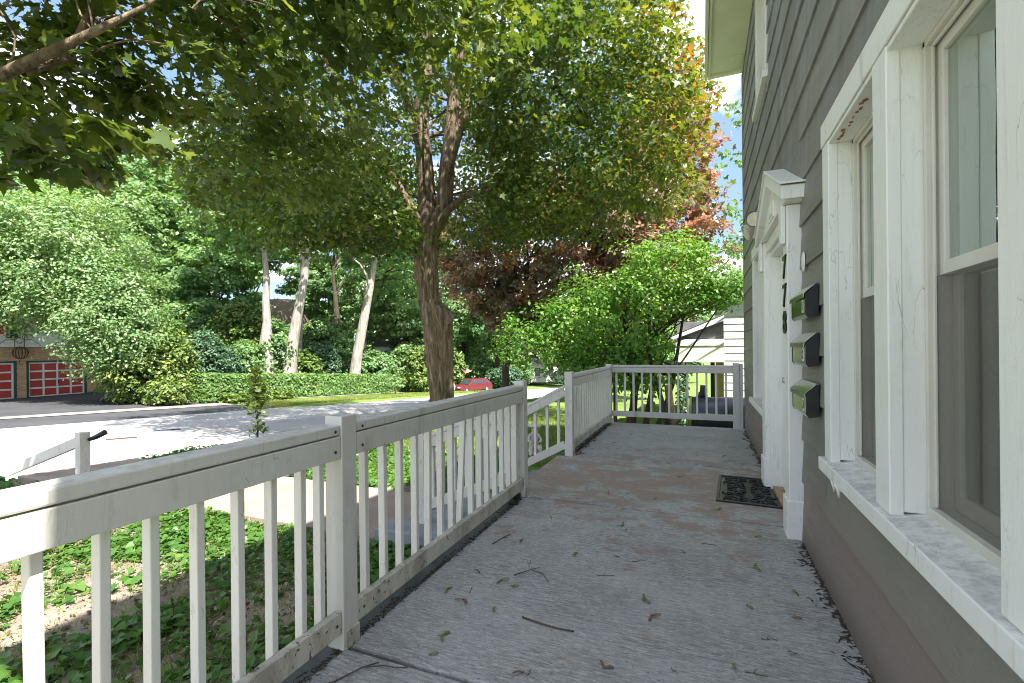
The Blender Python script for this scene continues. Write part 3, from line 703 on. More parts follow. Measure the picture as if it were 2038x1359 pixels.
# flaked paint and old wood showing on the far window head, paint sags under the sill
fr_ = random.Random(5); mb = MB()
for k in range(11):
    y = 2.20+.038*k+fr_.uniform(-.01, .01); x = .592+.0*k+fr_.uniform(-.008, .008); n = 6; w1 = fr_.uniform(.008, .019); w2 = fr_.uniform(.004, .010)
    mb.prism([(x+w2*math.cos(q*PI/3)*fr_.uniform(.6, 1.2), y+w1*math.sin(q*PI/3)*fr_.uniform(.6, 1.2)) for q in range(n)], 'z', 2.1475, 2.1505)
part(mb, 'bare_wood_flake', simple('rusty_bare_wood', (.36, .13, .045), .8))
for (y, l) in ((2.52, .045), (2.46, .03), (2.44, .05)):
    part(MB().tube([(.548, y, .59), (.549, y, .575), (.552, y, .583-l)], [.012, .011, .004], 8), 'paint_sag', M['trim'])
# ------------------------------------------------------------------ things on the wall
def text_mesh(s, size, depth):
    cu = bpy.data.curves.new('t', 'FONT'); cu.body = s; cu.size = size; cu.extrude = depth; cu.align_x = 'CENTER'; cu.align_y = 'CENTER'; cu.offset = .002 if size > .05 else 0
    o = bpy.data.objects.new('t', cu); C.objects.link(o); bpy.context.view_layer.update()
    me = bpy.data.meshes.new_from_object(o.evaluated_get(bpy.context.evaluated_depsgraph_get()))
    bpy.data.objects.remove(o); return me
Mw = Matrix(((0, 0, -1), (-1, 0, 0), (0, 1, 0)))     # text x -> -y, text y -> z, faces -x
for ch, zz, lb in (('7', 1.693, 'upper dark digit seven on the white door pilaster'), ('7', 1.513, 'lower dark digit seven, between the other seven and the eight'), ('8', 1.342, 'dark digit eight, lowest house number on the pilaster')):
    me = text_mesh(ch, .200, .004); me.materials.clear(); me.materials.append(M['digit'])
    o = link('house_number', me); o.matrix_world = Matrix.Translation((DX-.0045, 3.425, zz)) @ Mw.to_4x4() @ Matrix.Diagonal((1.35, 1, 1, 1))
    tag(o, lb, 'house number', 'house numbers 778 beside the door')

def mailbox(zb, lb, num, lid_open=False, h=.165):
    t = thing('mailbox', lb, 'mailbox', (XW-.02, 3.03, zb), 0, 'wall mailboxes between door and window')
    y0, y1 = 2.835, 3.235; xb = XW-.020; xf = XW-.078
    prof = [(xb, zb+.01), (xb, zb+h+.01), (xb-.012, zb+h+.008), (xf, zb+h-.042), (xf, zb+.018), (xf+.012, zb)]
    body = MB().prism(prof, 'y', y0+.004, y1-.004); body.build('body', M['steel'], t, .003)
    for (a, b) in ((y0, y0+.0035), (y1-.0035, y1)):
        MB().prism([(x-(.002 if x < xb-.02 else 0), z) for x, z in prof], 'y', a, b).build('end_cap', M['blackmetal'], t, .001)
    lid = [(xb-.002, zb+h+.012), (xb-.002, zb+h+.017), (xb-.014, zb+h+.016), (xf-.010, zb+h-.036), (xf-.013, zb+h-.060), (xf-.009, zb+h-.060), (xf-.006, zb+h-.038), (xb-.013, zb+h+.010)]
    MB().prism(lid, 'y', y0-.004, y1+.004).build('lid', M['steel'], t, .001)
    lbm = MB().box(xf-.0025, xf-.001, 2.885, 2.925, zb+.030, zb+.098).build('number_label', M['white'], t)
    me = text_mesh(num, .06, .0006); me.materials.clear(); me.materials.append(M['blackmetal'])
    o = link('label_digit', me, None, t); o.matrix_parent_inverse = pinv(t); o.matrix_world = Matrix.Translation((xf-.0032, 2.905, zb+.063)) @ Mw.to_4x4()
    return t
mailbox(1.345, 'top wall mailbox, polished steel with black end, numbered 1', '1')
mailbox(1.088, 'middle wall mailbox, polished steel with black end, numbered 2', '2')
mailbox(.822, 'lowest wall mailbox, its grey lid seen from above', '3')
# oval plate
t = MB(); t.lathe([(0, -.006), (.9, -.006), (1, -.003), (1, 0)], (0, 0, 0), 28, 'x')
t.v = [(v[0]+XW-.021, v[1]*.042+3.20, v[2]*.058+1.692) for v in t.v]; 
o = t.build('oval_plate', M['white']); tag(o, 'small white oval plate on the olive siding right of the door', 'plaque')
# flood lamp
t = thing('flood_lamp', 'double headed outdoor flood lamp at the left of the pediment', 'lamp', (.53, 5.0, 2.25))
MB().lathe([(0, -.05), (.05, -.045), (.055, -.01), (.058, 0)], (XW-.021, 4.93, 2.20), 16, 'x').build('base', M['lampwhite'], t)
for (p, d, nm) in (((.480, 4.99, 2.40), (-.35, -.90, -.10), 'a'), ((.450, 5.14, 2.33), (-.75, -.15, -.35), 'b')):
    d = Vector(d).normalized(); mb = MB()
    mb.tube([Vector(p)-d*.085, Vector(p)-d*.06, Vector(p)-d*.02, Vector(p)+d*.035, Vector(p)+d*.05], [.028, .034, .060, .074, .076], 18, cap=False)
    h_ = mb.build('lamp_head', M['lampwhite'], t)
    MB().tube([Vector(p)+d*.02, Vector(p)+d*.034], [.058, .066], 18).build('lamp_lens', M['bulb'], t)
    MB().tube([(XW-.06, 4.95, 2.22), Vector(p)-d*.08], .012, 8).build('lamp_arm', M['lampwhite'], t)

# ------------------------------------------------------------------ doormat
t = thing('doormat', 'black rubber doormat with raised scrollwork on the porch floor', 'doormat', (.35, 4.35, 0), -.06)
mw, ml = .235, .40
def mat_pt(u, v, z): return (u*mw*2-mw, v*ml*2-ml, z)
fr = MB(); 
fr.box(-mw, mw, -ml, -ml+.022, .002, .014); fr.box(-mw, mw, ml-.022, ml, .002, .014); fr.box(-mw, -mw+.022, -ml+.022, ml-.022, .002, .014); fr.box(mw-.022, mw, -ml+.022, ml-.022, .002, .014)
def bl(mb, name, m, parent, bevel=0):
    o = link(name, mb.mesh(name, m), None, parent)
    if bevel:
        q = o.modifiers.new('bevel', 'BEVEL'); q.width = bevel; q.segments = 2
    return o
bl(fr, 'mat_border', M['rubber'], t, .004)
bl(MB().box(-mw+.02, mw-.02, -ml+.02, ml-.02, .002, .005), 'mat_base', M['rubber'], t)
scr = MB()
def spiral(cx, cy, r, a0, turns, sx=1, sy=1):
    pts = []
    for k in range(18):
        f = k/17; a = a0+turns*2*PI*f; rr = r*(1-.8*f); pts.append((cx+sx*rr*math.cos(a), cy+sy*rr*math.sin(a), .009))
    scr.tube(pts, .0042, 5)
for sx in (-1, 1):
    for sy in (-1, 1):
        for (cx, cy, r, a) in ((.05, .06, .045, .3), (.13, .05, .05, 2.0), (.06, .17, .05, 4.1), (.15, .16, .048, 5.5), (.05, .28, .05, 1.2), (.14, .29, .055, 3.0), (.10, .345, .03, .4)):
            spiral(sx*cx, sy*cy, r, a, 1.3, sx, sy)
        pts = [(sx*(.02+.17*f), sy*(.02+.33*f+.02*math.sin(f*9)), .010) for f in [k/14 for k in range(15)]]
        scr.tube([(p[0]+sx*.02*math.sin(i*1.2), p[1], p[2]) for i, p in enumerate(pts)], .004, 5)
bl(scr, 'mat_scrollwork', M['rubber'], t)

# small black rubber foot by the mid post
t = thing('phone_bracket', 'small black plastic clip under the railing by the steps', 'clip', (-1.37, 3.42, 0), .25)
bl(MB().box(-.035, .035, -.085, .085, .002, .018), 'base', M['blackmetal'], t, .004)
bl(MB().box(-.02, .04, .03, .085, .018, .045), 'latch', M['blackmetal'], t, .004)

# ------------------------------------------------------------------ litter on the floor
def twig(pts, r, lb, grp=None):
    mb = MB()
    for k, (pl, rr) in enumerate(pts): mb.tube(pl, [rr*1.0, rr*.9]+[rr*.7]*(len(pl)-2) if len(pl) > 2 else [rr, rr*.6], 6)
    o = mb.build('twig', M['twigm']); return tag(o, lb, 'twig', grp)
twig([([(-.75, 1.95, .006), (-.66, 1.93, .008), (-.58, 1.925, .006), (-.51, 1.93, .006)], .0042)], 0, 'long straight brown twig lying mid floor, the longest one')
twig([([(-1.24, 1.33, .004), (-1.19, 1.42, .010), (-1.155, 1.47, .006)], .003), ([(-1.19, 1.42, .010), (-1.12, 1.455, .012), (-1.07, 1.47, .006), (-1.035, 1.49, .005)], .0026), ([(-1.24, 1.33, .004), (-1.20, 1.27, .004)], .002), ([(-1.24, 1.33, .004), (-1.27, 1.30, .005)], .002)], 0, 'forked dark twig lying near the first post base')
twig([([(-1.20, 2.62, .004), (-1.17, 2.72, .010), (-1.15, 2.80, .006)], .003), ([(-1.17, 2.72, .01), (-1.14, 2.73, .012)], .002)], 0, 'dark twig with side shoot beside the groove, left of the seeds')
twig([([(-.93, 2.30, .004), (-.86, 2.37, .014), (-.79, 2.36, .008), (-.74, 2.30, .004)], .0028), ([(-.86, 2.37, .014), (-.83, 2.42, .008)], .002)], 0, 'arched brown twig in the middle of the floor')
trng = random.Random(11)
ORD = ['leftmost', 'second from the left', 'third from the left', 'fourth from the left', 'fifth from the left', 'sixth from the left', 'seventh from the left', 'eighth from the left', 'ninth from the left', 'tenth from the left']
def where(x, y):
    if y < 2.15: return 'nearest part of the floor'
    if y < 2.80: return 'floor a stride away'
    if y < 3.57: return 'floor just before the second joint'
    if y < 5.1: return 'brown worn slab at the door'
    return 'farthest slab'
def order_labels(items, text):
    reg = {}
    for (o, x, y) in items: reg.setdefault(where(x, y), []).append((((x*math.cos(YAW)+y*math.sin(YAW))/(y*math.cos(YAW)-x*math.sin(YAW))), o))
    for k, l in reg.items():
        l.sort(key=lambda q: q[0])
        for n, (q, o) in enumerate(l): o['label'] = (text+' on the '+k+', '+ORD[min(n, 9)]) if len(l) > 1 else text+', the only one on the '+k
items = []
for k in range(20):
    x = trng.uniform(-1.1, .5); y = trng.choice([trng.uniform(1.6, 3.4), trng.uniform(1.6, 3.4), trng.uniform(3.6, 7.2)]); a = trng.uniform(0, 6.28); L = trng.uniform(.012, .045)
    p = [(x+math.cos(a)*L*f, y+math.sin(a)*L*f+.006*math.sin(f*5+k), .003+.004*math.sin(f*3)) for f in (-1, -.3, .3, 1)]
    br = [(p, .0014+.001*trng.random())]
    if k % 2: br.append(([p[1], (p[1][0]+math.cos(a+.9)*L*.6, p[1][1]+math.sin(a+.9)*L*.6, .012)], .0013))
    items.append((twig(br, 0, 'small bit of dark twig', 'small twigs scattered on the porch floor'), x, y))
order_labels(items, 'small dark twig bit')
def key_mesh(double, seed):
    r = random.Random(seed); mb = MB()
    for s in ((-1, 1) if double else (1,)):
        ang = s*r.uniform(.5, .9); ca, sa = math.cos(ang), math.sin(ang); n = 7; top = []; bot = []
        for k in range(n+1):
            f = k/n; l = .036*f; wdt = .0045+.0065*math.sin(min(1, f*1.1)*PI*.8); cv = .006*f*f*s
            for side, arr in ((1, top), (-1, bot)):
                X, Y = l, side*wdt*.5+cv; arr.append((X*ca-Y*sa, X*sa+Y*ca, .004+.006*math.sin(f*2.4)+.001*side))
        v = top+bot; mb.add(v, [(k, k+1, n+2+k, n+1+k) for k in range(n)], True)
        mb.add([(a, b, c-.0012) for a, b, c in v], [(k+1, k, n+1+k, n+2+k) for k in range(n)], True)
        mb.tube([(0, 0, .004), (.008*ca, .008*sa, .005)], [.0022, .0035], 6)
    mb.tube([(-.012, .002, .002), (0, 0, .004)], .0008, 4)
    return mb
kms = [(key_mesh(i % 2 == 0, i).mesh('maple_key', M['seedg']), 'g') for i in range(4)] + [(key_mesh(i % 2 == 1, i+9).mesh('maple_key', M['seedb']), 'b') for i in range(3)]
spots = [(-1.02, 1.70), (-1.0, 1.58), (-.62, 1.62), (-1.19, 2.04), (-1.06, 1.99), (-.90, 1.98), (-1.11, 2.26), (-.97, 2.23), (-.90, 2.19), (-.45, 2.71), (-.27, 2.29), (-.22, 2.17), (.18, 2.42), (.36, 2.38), (.25, 2.84), (.42, 2.6), (-1.05, 2.75), (-.7, 2.65), (-.35, 1.75), (.10, 1.95), (-.1, 2.9), (-.5, 3.2), (.3, 3.3), (-.9, 3.9), (-.2, 4.6), (.2, 5.6), (-.6, 6.0), (-.9, 6.6), (.1, 3.75), (.33, 2.1), (.05, 5.1), (-.4, 5.3)]
gl_, bl_ = [], []
for i, (x, y) in enumerate(spots):
    me, c = kms[(i*3) % 7]
    o = bpy.data.objects.new('maple_key', me); C.objects.link(o); o.location = (x, y, .001); o.rotation_euler = (trng.uniform(-.2, .2), 0, trng.uniform(0, 6.28)); s = trng.uniform(.95, 1.3); o.scale = (s, s, s)
    tag(o, 'green winged maple key fallen on the grey floor' if c == 'g' else 'dry brown winged maple key fallen on the grey floor', 'maple seed', 'fallen green maple keys' if c == 'g' else 'fallen brown maple keys')
    (gl_ if c == 'g' else bl_).append((o, x, y))
order_labels(gl_, 'green winged maple key'); order_labels(bl_, 'brown winged maple key')

# ------------------------------------------------------------------ foliage machinery
def P2(px, D, py=0):       # a spot in the landscape from a bearing and a distance
    rr = (px-1019)/FPX*D; return (rr*math.cos(YAW)-D*math.sin(YAW), rr*math.sin(YAW)+D*math.cos(YAW))
def tmpl(kind):
    if kind == 'maple':       # five pointed lobes with side teeth
        o = [(0, 0), (.16, -.10), (.42, -.06), (.36, .10), (.62, .34), (.38, .36), (.40, .50), (.16, .46), (.13, .62), (0, 1.0)]
        pts = o + [(-x, y) for x, y in o[1:-1]][::-1]
        V = [(x, y, .12*abs(x)-.10*y*y) for x, y in pts] + [(0, .30, -.02)]
        c = len(pts); T = [(i, (i+1) % c, c) for i in range(c)]
    elif kind == 'maple_low':
        o = [(0, 0), (.46, -.02), (.30, .14), (.60, .42), (.22, .46), (0, 1.0)]
        pts = o + [(-x, y) for x, y in o[1:-1]][::-1]
        V = [(x, y, .12*abs(x)-.10*y*y) for x, y in pts]
        c = len(pts); V.append((0, .28, -.02)); T = [(i, (i+1) % c, c) for i in range(c)]
    elif kind == 'oval':
        V = [(0, 0, 0), (.28, .35, .05), (.22, .72, .03), (0, 1, -.08), (-.22, .72, .03), (-.28, .35, .05)]; T = [(0, 1, 5), (1, 2, 5), (2, 4, 5), (2, 3, 4)]
    elif kind == 'heart':
        V = [(0, 0, 0), (.30, -.06, .04), (.42, .22, .05), (.22, .62, 0), (0, 1, -.10), (-.22, .62, 0), (-.42, .22, .05), (-.30, -.06, .04), (0, .35, -.04)]
        T = [(i, (i+1) % 8, 8) for i in range(8)]
    elif kind == 'tuft':      # three crossed small leaves: twig end
        V = []; T = []
        for a in (0, 2.1, 4.2):
            ca, sa = math.cos(a), math.sin(a); b = len(V)
            for x, y in ((0, 0), (.30, .45), (0, 1), (-.30, .45)): V.append((x*ca-y*sa, x*sa+y*ca, .16*abs(x)+.1*y))
            T += [(b, b+1, b+2), (b, b+2, b+3)]
    else:
        V = [(0, 0, 0), (.36, .45, .10), (0, 1, 0), (-.36, .45, .10)]; T = [(0, 1, 2), (0, 2, 3)]
    return np.array(V, float), np.array(T, int)
def leaf_mesh(name, c, nrm, size, kind, m, tint, r):
    V0, T0 = tmpl(kind); n = len(c)
    nrm = nrm/np.linalg.norm(nrm, axis=1, keepdims=True)
    a = r.normal(size=(n, 3)); a[:, 2] -= .5          # tips tend to hang
    t = a - (a*nrm).sum(1, keepdims=True)*nrm; t /= np.linalg.norm(t, axis=1, keepdims=True)
    b = np.cross(t, nrm)
    V = c[:, None, :] + size[:, None, None]*(V0[None, :, 0:1]*b[:, None, :] + (V0[None, :, 1:2]-.4)*t[:, None, :] + V0[None, :, 2:3]*nrm[:, None, :])
    T = (np.arange(n)*len(V0))[:, None, None] + T0[None]
    return trimesh(name, V.reshape(-1, 3), T.reshape(-1, 3), m, np.repeat(tint, len(T0)))
def blob(d, seed, k=3, amp=.18):
    r = np.random.default_rng(seed); s = np.zeros(len(d))
    for i in range(k*3):
        f = r.normal(size=3)*(1.5+i*.7); s += np.sin(d@f*1.6 + r.random()*6.28)/(1+i*.45)
    return 1+amp*s/1.6
def crown(center, rad, n, size, kind, m, seed, rc=.55, per=34, inner=.45, tint=(.5, .22), zmin=None, parent=None, name='crown', flat=.55, amp=.16, up=.55, keep=None, tintf=None, zflat=None, ckeep=None):
    r = np.random.default_rng(seed); center = np.array(center, float); rad = np.array(rad, float)
    nc = max(6, int(n/per))
    d = r.normal(size=(int(nc*1.6), 3)); d /= np.linalg.norm(d, axis=1, keepdims=True)
    rr = inner+(1-inner)*r.random(len(d))**.6
    cc = center + d*rad*(rr*blob(d, seed+5, amp=amp))[:, None]
    if zmin is not None: cc = cc[cc[:, 2] > zmin]
    if ckeep is not None: cc = cc[ckeep(cc)]
    cc = cc[:nc]
    m_ = int(n/len(cc)); k = len(cc)
    rcs = rc*r.uniform(.6, 1.35, k)
    o = r.normal(size=(k, m_, 3)); o /= np.linalg.norm(o, axis=2, keepdims=True)
    o *= (r.random((k, m_, 1))**.45)
    P = cc[:, None, :] + o*rcs[:, None, None]*np.array([1, 1, flat])
    ct = r.normal(size=(k, 1))*tint[1]*.8
    out_ = (cc-center)/rad; out_ /= np.linalg.norm(out_, axis=1, keepdims=True)+1e-6
    nr = o*.55 + out_[:, None, :]*.35 + r.normal(size=(k, m_, 3))*.42 + np.array([0, 0, up])
    P = P.reshape(-1, 3); nr = nr.reshape(-1, 3)
    ti = tint[0]+(ct+r.normal(size=(k, m_))*tint[1]*.6).reshape(-1)
    if keep is not None:
        q = keep(P); P, nr, ti = P[q], nr[q], ti[q]
    if tintf is not None: ti = tintf(P, ti, r)
    sz = size*r.uniform(.65, 1.25, len(P))
    me = leaf_mesh(name, P, nr, sz, kind, m, np.clip(ti, 0, 1), r)
    ob = link(name, me, None, parent)
    if parent is not None: ob.matrix_parent_inverse = pinv(parent)
    return ob, cc
def limbs(mb, start, ends, r0, r, sag=.12, n=5, sides=7):
    for e in ends:
        s = Vector(start); e = Vector(e); L = (e-s).length; pts = []; rad = []
        side = Vector((r.normal(), r.normal(), 0))*L*.06
        for k in range(n+1):
            f = k/n; p = s.lerp(e, f) + Vector((0, 0, 1))*L*sag*math.sin(f*PI)*(1) + side*math.sin(f*PI*1.6); pts.append(p); rad.append(max(.008, r0*(1-f*.88)))
        mb.tube(pts, rad, sides, cap=False)

def tree(name, label, cat, base, trunk, rads, cspec, leafm, barkm, group=None, seed=1, nl=9, lr=.10, sides=9):
    t = thing(name, label, cat, base, 0, group)
    r = np.random.default_rng(seed); mb = MB()
    tp = [Vector(p) for p in trunk]; mb.tube(tp, rads, sides, cap=False)
    allc = []
    for i, cs in enumerate(cspec):
        ob, cc = crown(m=leafm, parent=t, seed=seed*13+i, **cs); allc.append(cc)
        c_ = cc[r.choice(len(cc), min(nl, len(cc)), replace=False)]
        fork = tp[-1] if len(tp) > 1 else tp[0]
        for q in c_:
            k = int(r.integers(max(1, len(tp)-2), len(tp))) if len(tp) > 1 else 0
            limbs(mb, tp[k], [q], lr, r, sides=5)
    mb.build('trunk', barkm, t)
    return t

# ------------------------------------------------------------------ the big street maple
mpl = thing('maple_tree', 'big old maple with furrowed lumpy trunk at the road edge', 'tree', (-8.0, 13.3, -1.05))
def trunk_lumpy():
    mb = MB(); r = np.random.default_rng(5)
    bx_, by_ = P2(877, 15.3)
    def cc_(z, off, r_): return (z, bx_+off*math.cos(YAW), by_+off*math.sin(YAW), r_)
    cl = [cc_(-1.4, .02, .52), cc_(-.9, .0, .43), (cc_(-.35, .0, .375)), cc_(.4, -.03, .40), cc_(1.25, -.06, .44), cc_(1.9, -.08, .45), cc_(2.35, -.14, .46), cc_(2.65, -.28, .37), cc_(2.9, -.33, .315), cc_(3.5, -.40, .33), cc_(4.1, -.44, .345), cc_(4.7, -.44, .38), cc_(5.1, -.44, .40)]
    zs = np.linspace(-1.3, 5.1, 70); nsd = 40; b = len(mb.v)
    ang = np.linspace(0, 2*PI, nsd, endpoint=False)
    A = np.array(cl)
    knobs = [(2.35, .1, .16, .34), (2.1, -.6, .10, .30), (3.55, -2.75, .14, .20), (1.0, -2.4, .06, .3), (2.5, -1.0, .10, .15), (.2, 1.0, .05, .35)]
    for z in zs:
        x = np.interp(z, A[:, 0], A[:, 1]); y = np.interp(z, A[:, 0], A[:, 2]); rr = np.interp(z, A[:, 0], A[:, 3])
        for a in ang:
            # ridges: bark plates spiral slightly
            f = .030*math.sin(a*9+z*1.3)+.020*math.sin(a*17-z*2.1+1)+.03*math.sin(a*3+z*.9)+.016*math.sin(a*5+z*5)
            if z < -.6: f += .16*((-.6-z)/.7)**1.5*(1+.6*math.sin(a*5))
            for (kz, ka, kh, kw) in knobs:
                # angle measured from the camera side
                da = (a-(ka+YAW)+PI) % (2*PI)-PI; f += kh*math.exp(-(da*rr)**2/(kw*.5)**2-(z-kz)**2/(kw*.55)**2)
            mb.v.append((x+math.cos(a)*(rr+f), y+math.sin(a)*(rr+f), z))
    for i in range(len(zs)-1):
        for k in range(nsd): mb.f.append((b+i*nsd+k, b+i*nsd+(k+1) % nsd, b+(i+1)*nsd+(k+1) % nsd, b+(i+1)*nsd+k)); mb.sm.append(True)
    return mb
tb = trunk_lumpy()
def lim(pts, rr, n=12): tb.tube(pts, rr, n, cap=False)
F0 = (-8.28, 13.18, 4.7)
lim([F0, (-8.25, 13.2, 5.6), (-8.32, 13.2, 7.0), (-8.35, 13.0, 8.5), (-8.05, 12.9, 10.5), (-7.8, 13.2, 13.0), (-7.7, 13.3, 16)], [.36, .31, .27, .25, .20, .14, .06])
lim([(-8.2, 13.2, 4.9), (-7.75, 13.4, 5.8), (-7.65, 13.45, 7.2), (-7.55, 13.5, 8.0), (-7.35, 13.4, 9.4), (-7.1, 13.5, 11.0), (-6.75, 13.6, 13.5), (-6.4, 13.8, 15.6)], [.32, .28, .25, .23, .20, .16, .11, .05])
lim([(-7.6, 13.45, 7.6), (-7.2, 13.7, 8.8), (-6.95, 13.9, 10.2), (-6.6, 14.4, 12.5)], [.17, .15, .12, .05])
lim([(-8.3, 13.1, 4.6), (-8.9, 12.7, 4.95), (-9.6, 12.5, 5.6), (-10.5, 12.1, 6.25), (-11.6, 11.6, 7.3), (-12.8, 11.2, 8.3), (-14, 10.5, 9)], [.20, .18, .15, .13, .11, .08, .04])
lim([(-8.5, 12.9, 4.4), (-9.2, 12.3, 4.75), (-10.3, 11.4, 5.2), (-11.8, 10.2, 5.6)], [.14, .11, .08, .03])
lim([(-8.0, 13.0, 4.9), (-7.6, 13.1, 5.5), (-6.9, 13.2, 6.0), (-6.1, 13.5, 6.2), (-5.2, 13.0, 6.6), (-3.5, 12.5, 7.6)], [.15, .12, .10, .08, .06, .03])
lim([(-8.35, 13.0, 5.2), (-8.9, 12.6, 6.4), (-9.6, 12.2, 7.6), (-10.4, 11.6, 9.4), (-11, 11, 11)], [.12, .11, .09, .07, .03])
lim([(-7.6, 13.3, 6.6), (-6.6, 12.6, 8.0), (-5.4, 12.4, 8.6), (-4.0, 12, 9.0), (-2.6, 12.3, 9.0)], [.10, .08, .06, .045, .02])
lim([(-8.3, 12.9, 7.5), (-8.0, 11.4, 9.0), (-7.4, 9.6, 9.6), (-6.8, 8.0, 9.4)], [.13, .11, .08, .03])
lim([(-8.1, 13.2, 3.2), (-8.24, 12.74, 3.9), (-8.1, 12.75, 4.6), (-7.95, 12.8, 5.2)], [.02, .05, .045, .03], 8)
for s in range(34):
    r_ = np.random.default_rng(900+s); st = [(-8.35, 13.0, 8.0), (-7.4, 13.4, 9.2), (-10.4, 12.1, 6.2), (-5.4, 12.4, 8.6), (-7.6, 10, 9.5), (-8.3, 13.2, 6.0)][s % 6]
    d = r_.normal(size=3); d /= np.linalg.norm(d); e = (st[0]+d[0]*4, st[1]+d[1]*4, st[2]+abs(d[2])*2.6+.3)
    limbs(tb, st, [e], .055, r_, sides=5)
tb.build('trunk', M['bark'], mpl)
def mtint(P, ti, r):
    # new growth at the outer tips of the right-hand boughs has flushed copper
    e = (P[:, 0]+1.9)/3.6 + (P[:, 2]-7.5)*.02 + .25*np.sin(P[:, 2]*1.9+P[:, 1])*np.sin(P[:, 0]*2.3)
    return np.clip(np.where(e > .05, ti*.72+np.clip(e, 0, 1)*(.26+.66*r.random(len(P))**1.2), np.minimum(ti*.7+.02, .66)), 0, 1)
def mkeep(P):
    q = P[:, 2] > 2.9
    # keep a ragged open window left of the stem, and the view under the crown
    d = ((P[:, 0]+10.2)/1.1)**2+((P[:, 2]-8.0)/.75)**2
    q &= ~((d < 1) & (P[:, 1] < 14))
    # the crown leans away from the house, so its top tapers on that side
    q &= P[:, 0]/P[:, 1] < .060-.36*((P[:, 2]-1.2)/P[:, 1]-.42)+.02*np.sin(P[:, 2]*3+P[:, 1]*2)
    # the crown opens towards the porch in front of the main fork
    cx = -8.05*(P[:, 1]/13.2); wd = .62+.05*P[:, 1]*np.sin(P[:, 2]*1.3+1)
    dx = np.abs(P[:, 0]-cx-.35-.05*(P[:, 2]-5)); q &= ~((P[:, 1] < 12.9) & (dx < wd*(1+.25*np.sin(P[:, 1]*3)+.25*np.sin(P[:, 2]*5))) & (P[:, 2] < 1.4+.76*P[:, 1]))
    return q
CR = dict(kind='maple_low', m=M['l_maple'], parent=mpl, per=36, rc=.75, flat=.5, tintf=mtint, keep=mkeep, name='crown', inner=.50, up=.7)
crown((-7.6, 12.6, 10.2), (8.2, 7.6, 6.6), 60000, .14, seed=21, zmin=4.6, **CR)
crown((-2.9, 13.1, 7.4), (4.1, 3.6, 3.5), 17000, .14, seed=22, zmin=4.8, **CR)
crown((-11.8, 11.0, 6.8), (3.4, 3.0, 2.4), 9000, .14, seed=23, zmin=4.2, **CR)
crown((-8.9, 10.4, 4.3), (2.1, 2.0, 1.2), 6000, .14, seed=24, zmin=4.2, **CR)

# ------------------------------------------------------------------ near maple, boughs overhead at left
nm = thing('maple_tree', 'nearer maple whose large-leaved boughs hang in at the upper left', 'tree', (-5.9, -1.6, -.3))
nb = MB()
nb.tube([(-5.9, -1.6, -.5), (-5.85, -1.5, 1.0), (-5.8, -1.3, 2.2), (-5.7, -.9, 2.9), (-5.5, -.3, 3.6), (-5.2, .6, 4.6), (-4.8, 1.4, 6.0)], [.30, .25, .23, .20, .16, .12, .06], 12, cap=False)
nb.tube([(-5.75, -1.0, 2.7), (-5.5, .3, 2.95), (-5.1, 1.4, 3.1), (-4.83, 1.83, 3.27), (-4.5, 1.95, 3.42), (-4.2, 2.1, 3.60), (-3.95, 2.3, 3.85), (-3.9, 2.6, 4.3)], [.10, .075, .055, .045, .036, .028, .016, .008], 10, cap=False)
nb.tube([(-4.7, 1.9, 3.3), (-4.75, 2.2, 3.6), (-4.68, 2.35, 4.1), (-4.6, 2.5, 4.8)], [.03, .036, .034, .02], 8, cap=False)
for k in range(10):
    r_ = np.random.default_rng(60+k); s = [(-4.83, 1.83, 3.27), (-4.2, 2.1, 3.6), (-3.7, 2.5, 3.9), (-5.2, .6, 4.6)][k % 4]; d = r_.normal(size=3); limbs(nb, s, [(s[0]+d[0]*.5, s[1]+abs(d[1])*.8, s[2]+abs(d[2])*.5)], .007, r_, sides=5)
nb.build('trunk', M['bark'], nm)
def nkeep(P):
    x, y, z = P[:, 0], P[:, 1], P[:, 2]
    return (x > -8.9+(z+1)/1.588) & (x < -4.9+(z+.5)/1.588+.9*(z < 3.6)) & (z > 2.3+.24*np.maximum(0, y-1.2)) & (x*x+y*y > 7.5) & (x < -1.2)
NK = dict(kind='maple', m=M['l_near'], parent=nm, per=26, flat=.45, keep=nkeep, up=.9, tint=(.5, .28))
crown((-4.9, 2.6, 4.7), (1.5, 2.2, 1.6), 2700, .13, seed=31, rc=.42, inner=.2, **NK)
crown((-4.0, 3.4, 5.4), (1.5, 2.0, 1.4), 2700, .13, seed=32, rc=.42, inner=.2, **NK)
crown((-3.4, 4.8, 6.2), (2.0, 2.4, 1.4), 3400, .13, seed=33, rc=.5, inner=.2, **NK)
crown((-4.1, 1.75, 2.75), (.8, .6, .26), 110, .15, seed=34, rc=.22, inner=.2, **NK)
crown((-4.6, 1.9, 2.65), (.8, .6, .35), 150, .15, seed=36, rc=.25, inner=.2, **NK)
crown((-3.2, .2, 4.7), (1.7, 1.7, 1.0), 2600, .15, seed=35, rc=.6, inner=.2, **NK)
crown((-5.7, 2.5, 3.75), (.9, 1.2, .75), 1500, .12, seed=40, rc=.4, inner=.2, **NK)
crown((-5.3, 2.0, 4.6), (.9, 1.0, .7), 1100, .12, seed=41, rc=.4, inner=.2, **NK)
NL = dict(NK); NL.update(kind='maple_low', per=30)
crown((-5.7, 4.2, 4.0), (1.3, 1.4, .95), 2300, .105, seed=37, rc=.45, inner=.2, **NL)
crown((-5.5, 5.4, 4.7), (1.3, 1.5, 1.0), 2300, .105, seed=38, rc=.45, inner=.2, **NL)
crown((-6.0, 5.2, 3.9), (1.2, 1.2, .7), 1500, .105, seed=39, rc=.4, inner=.2, **NL)

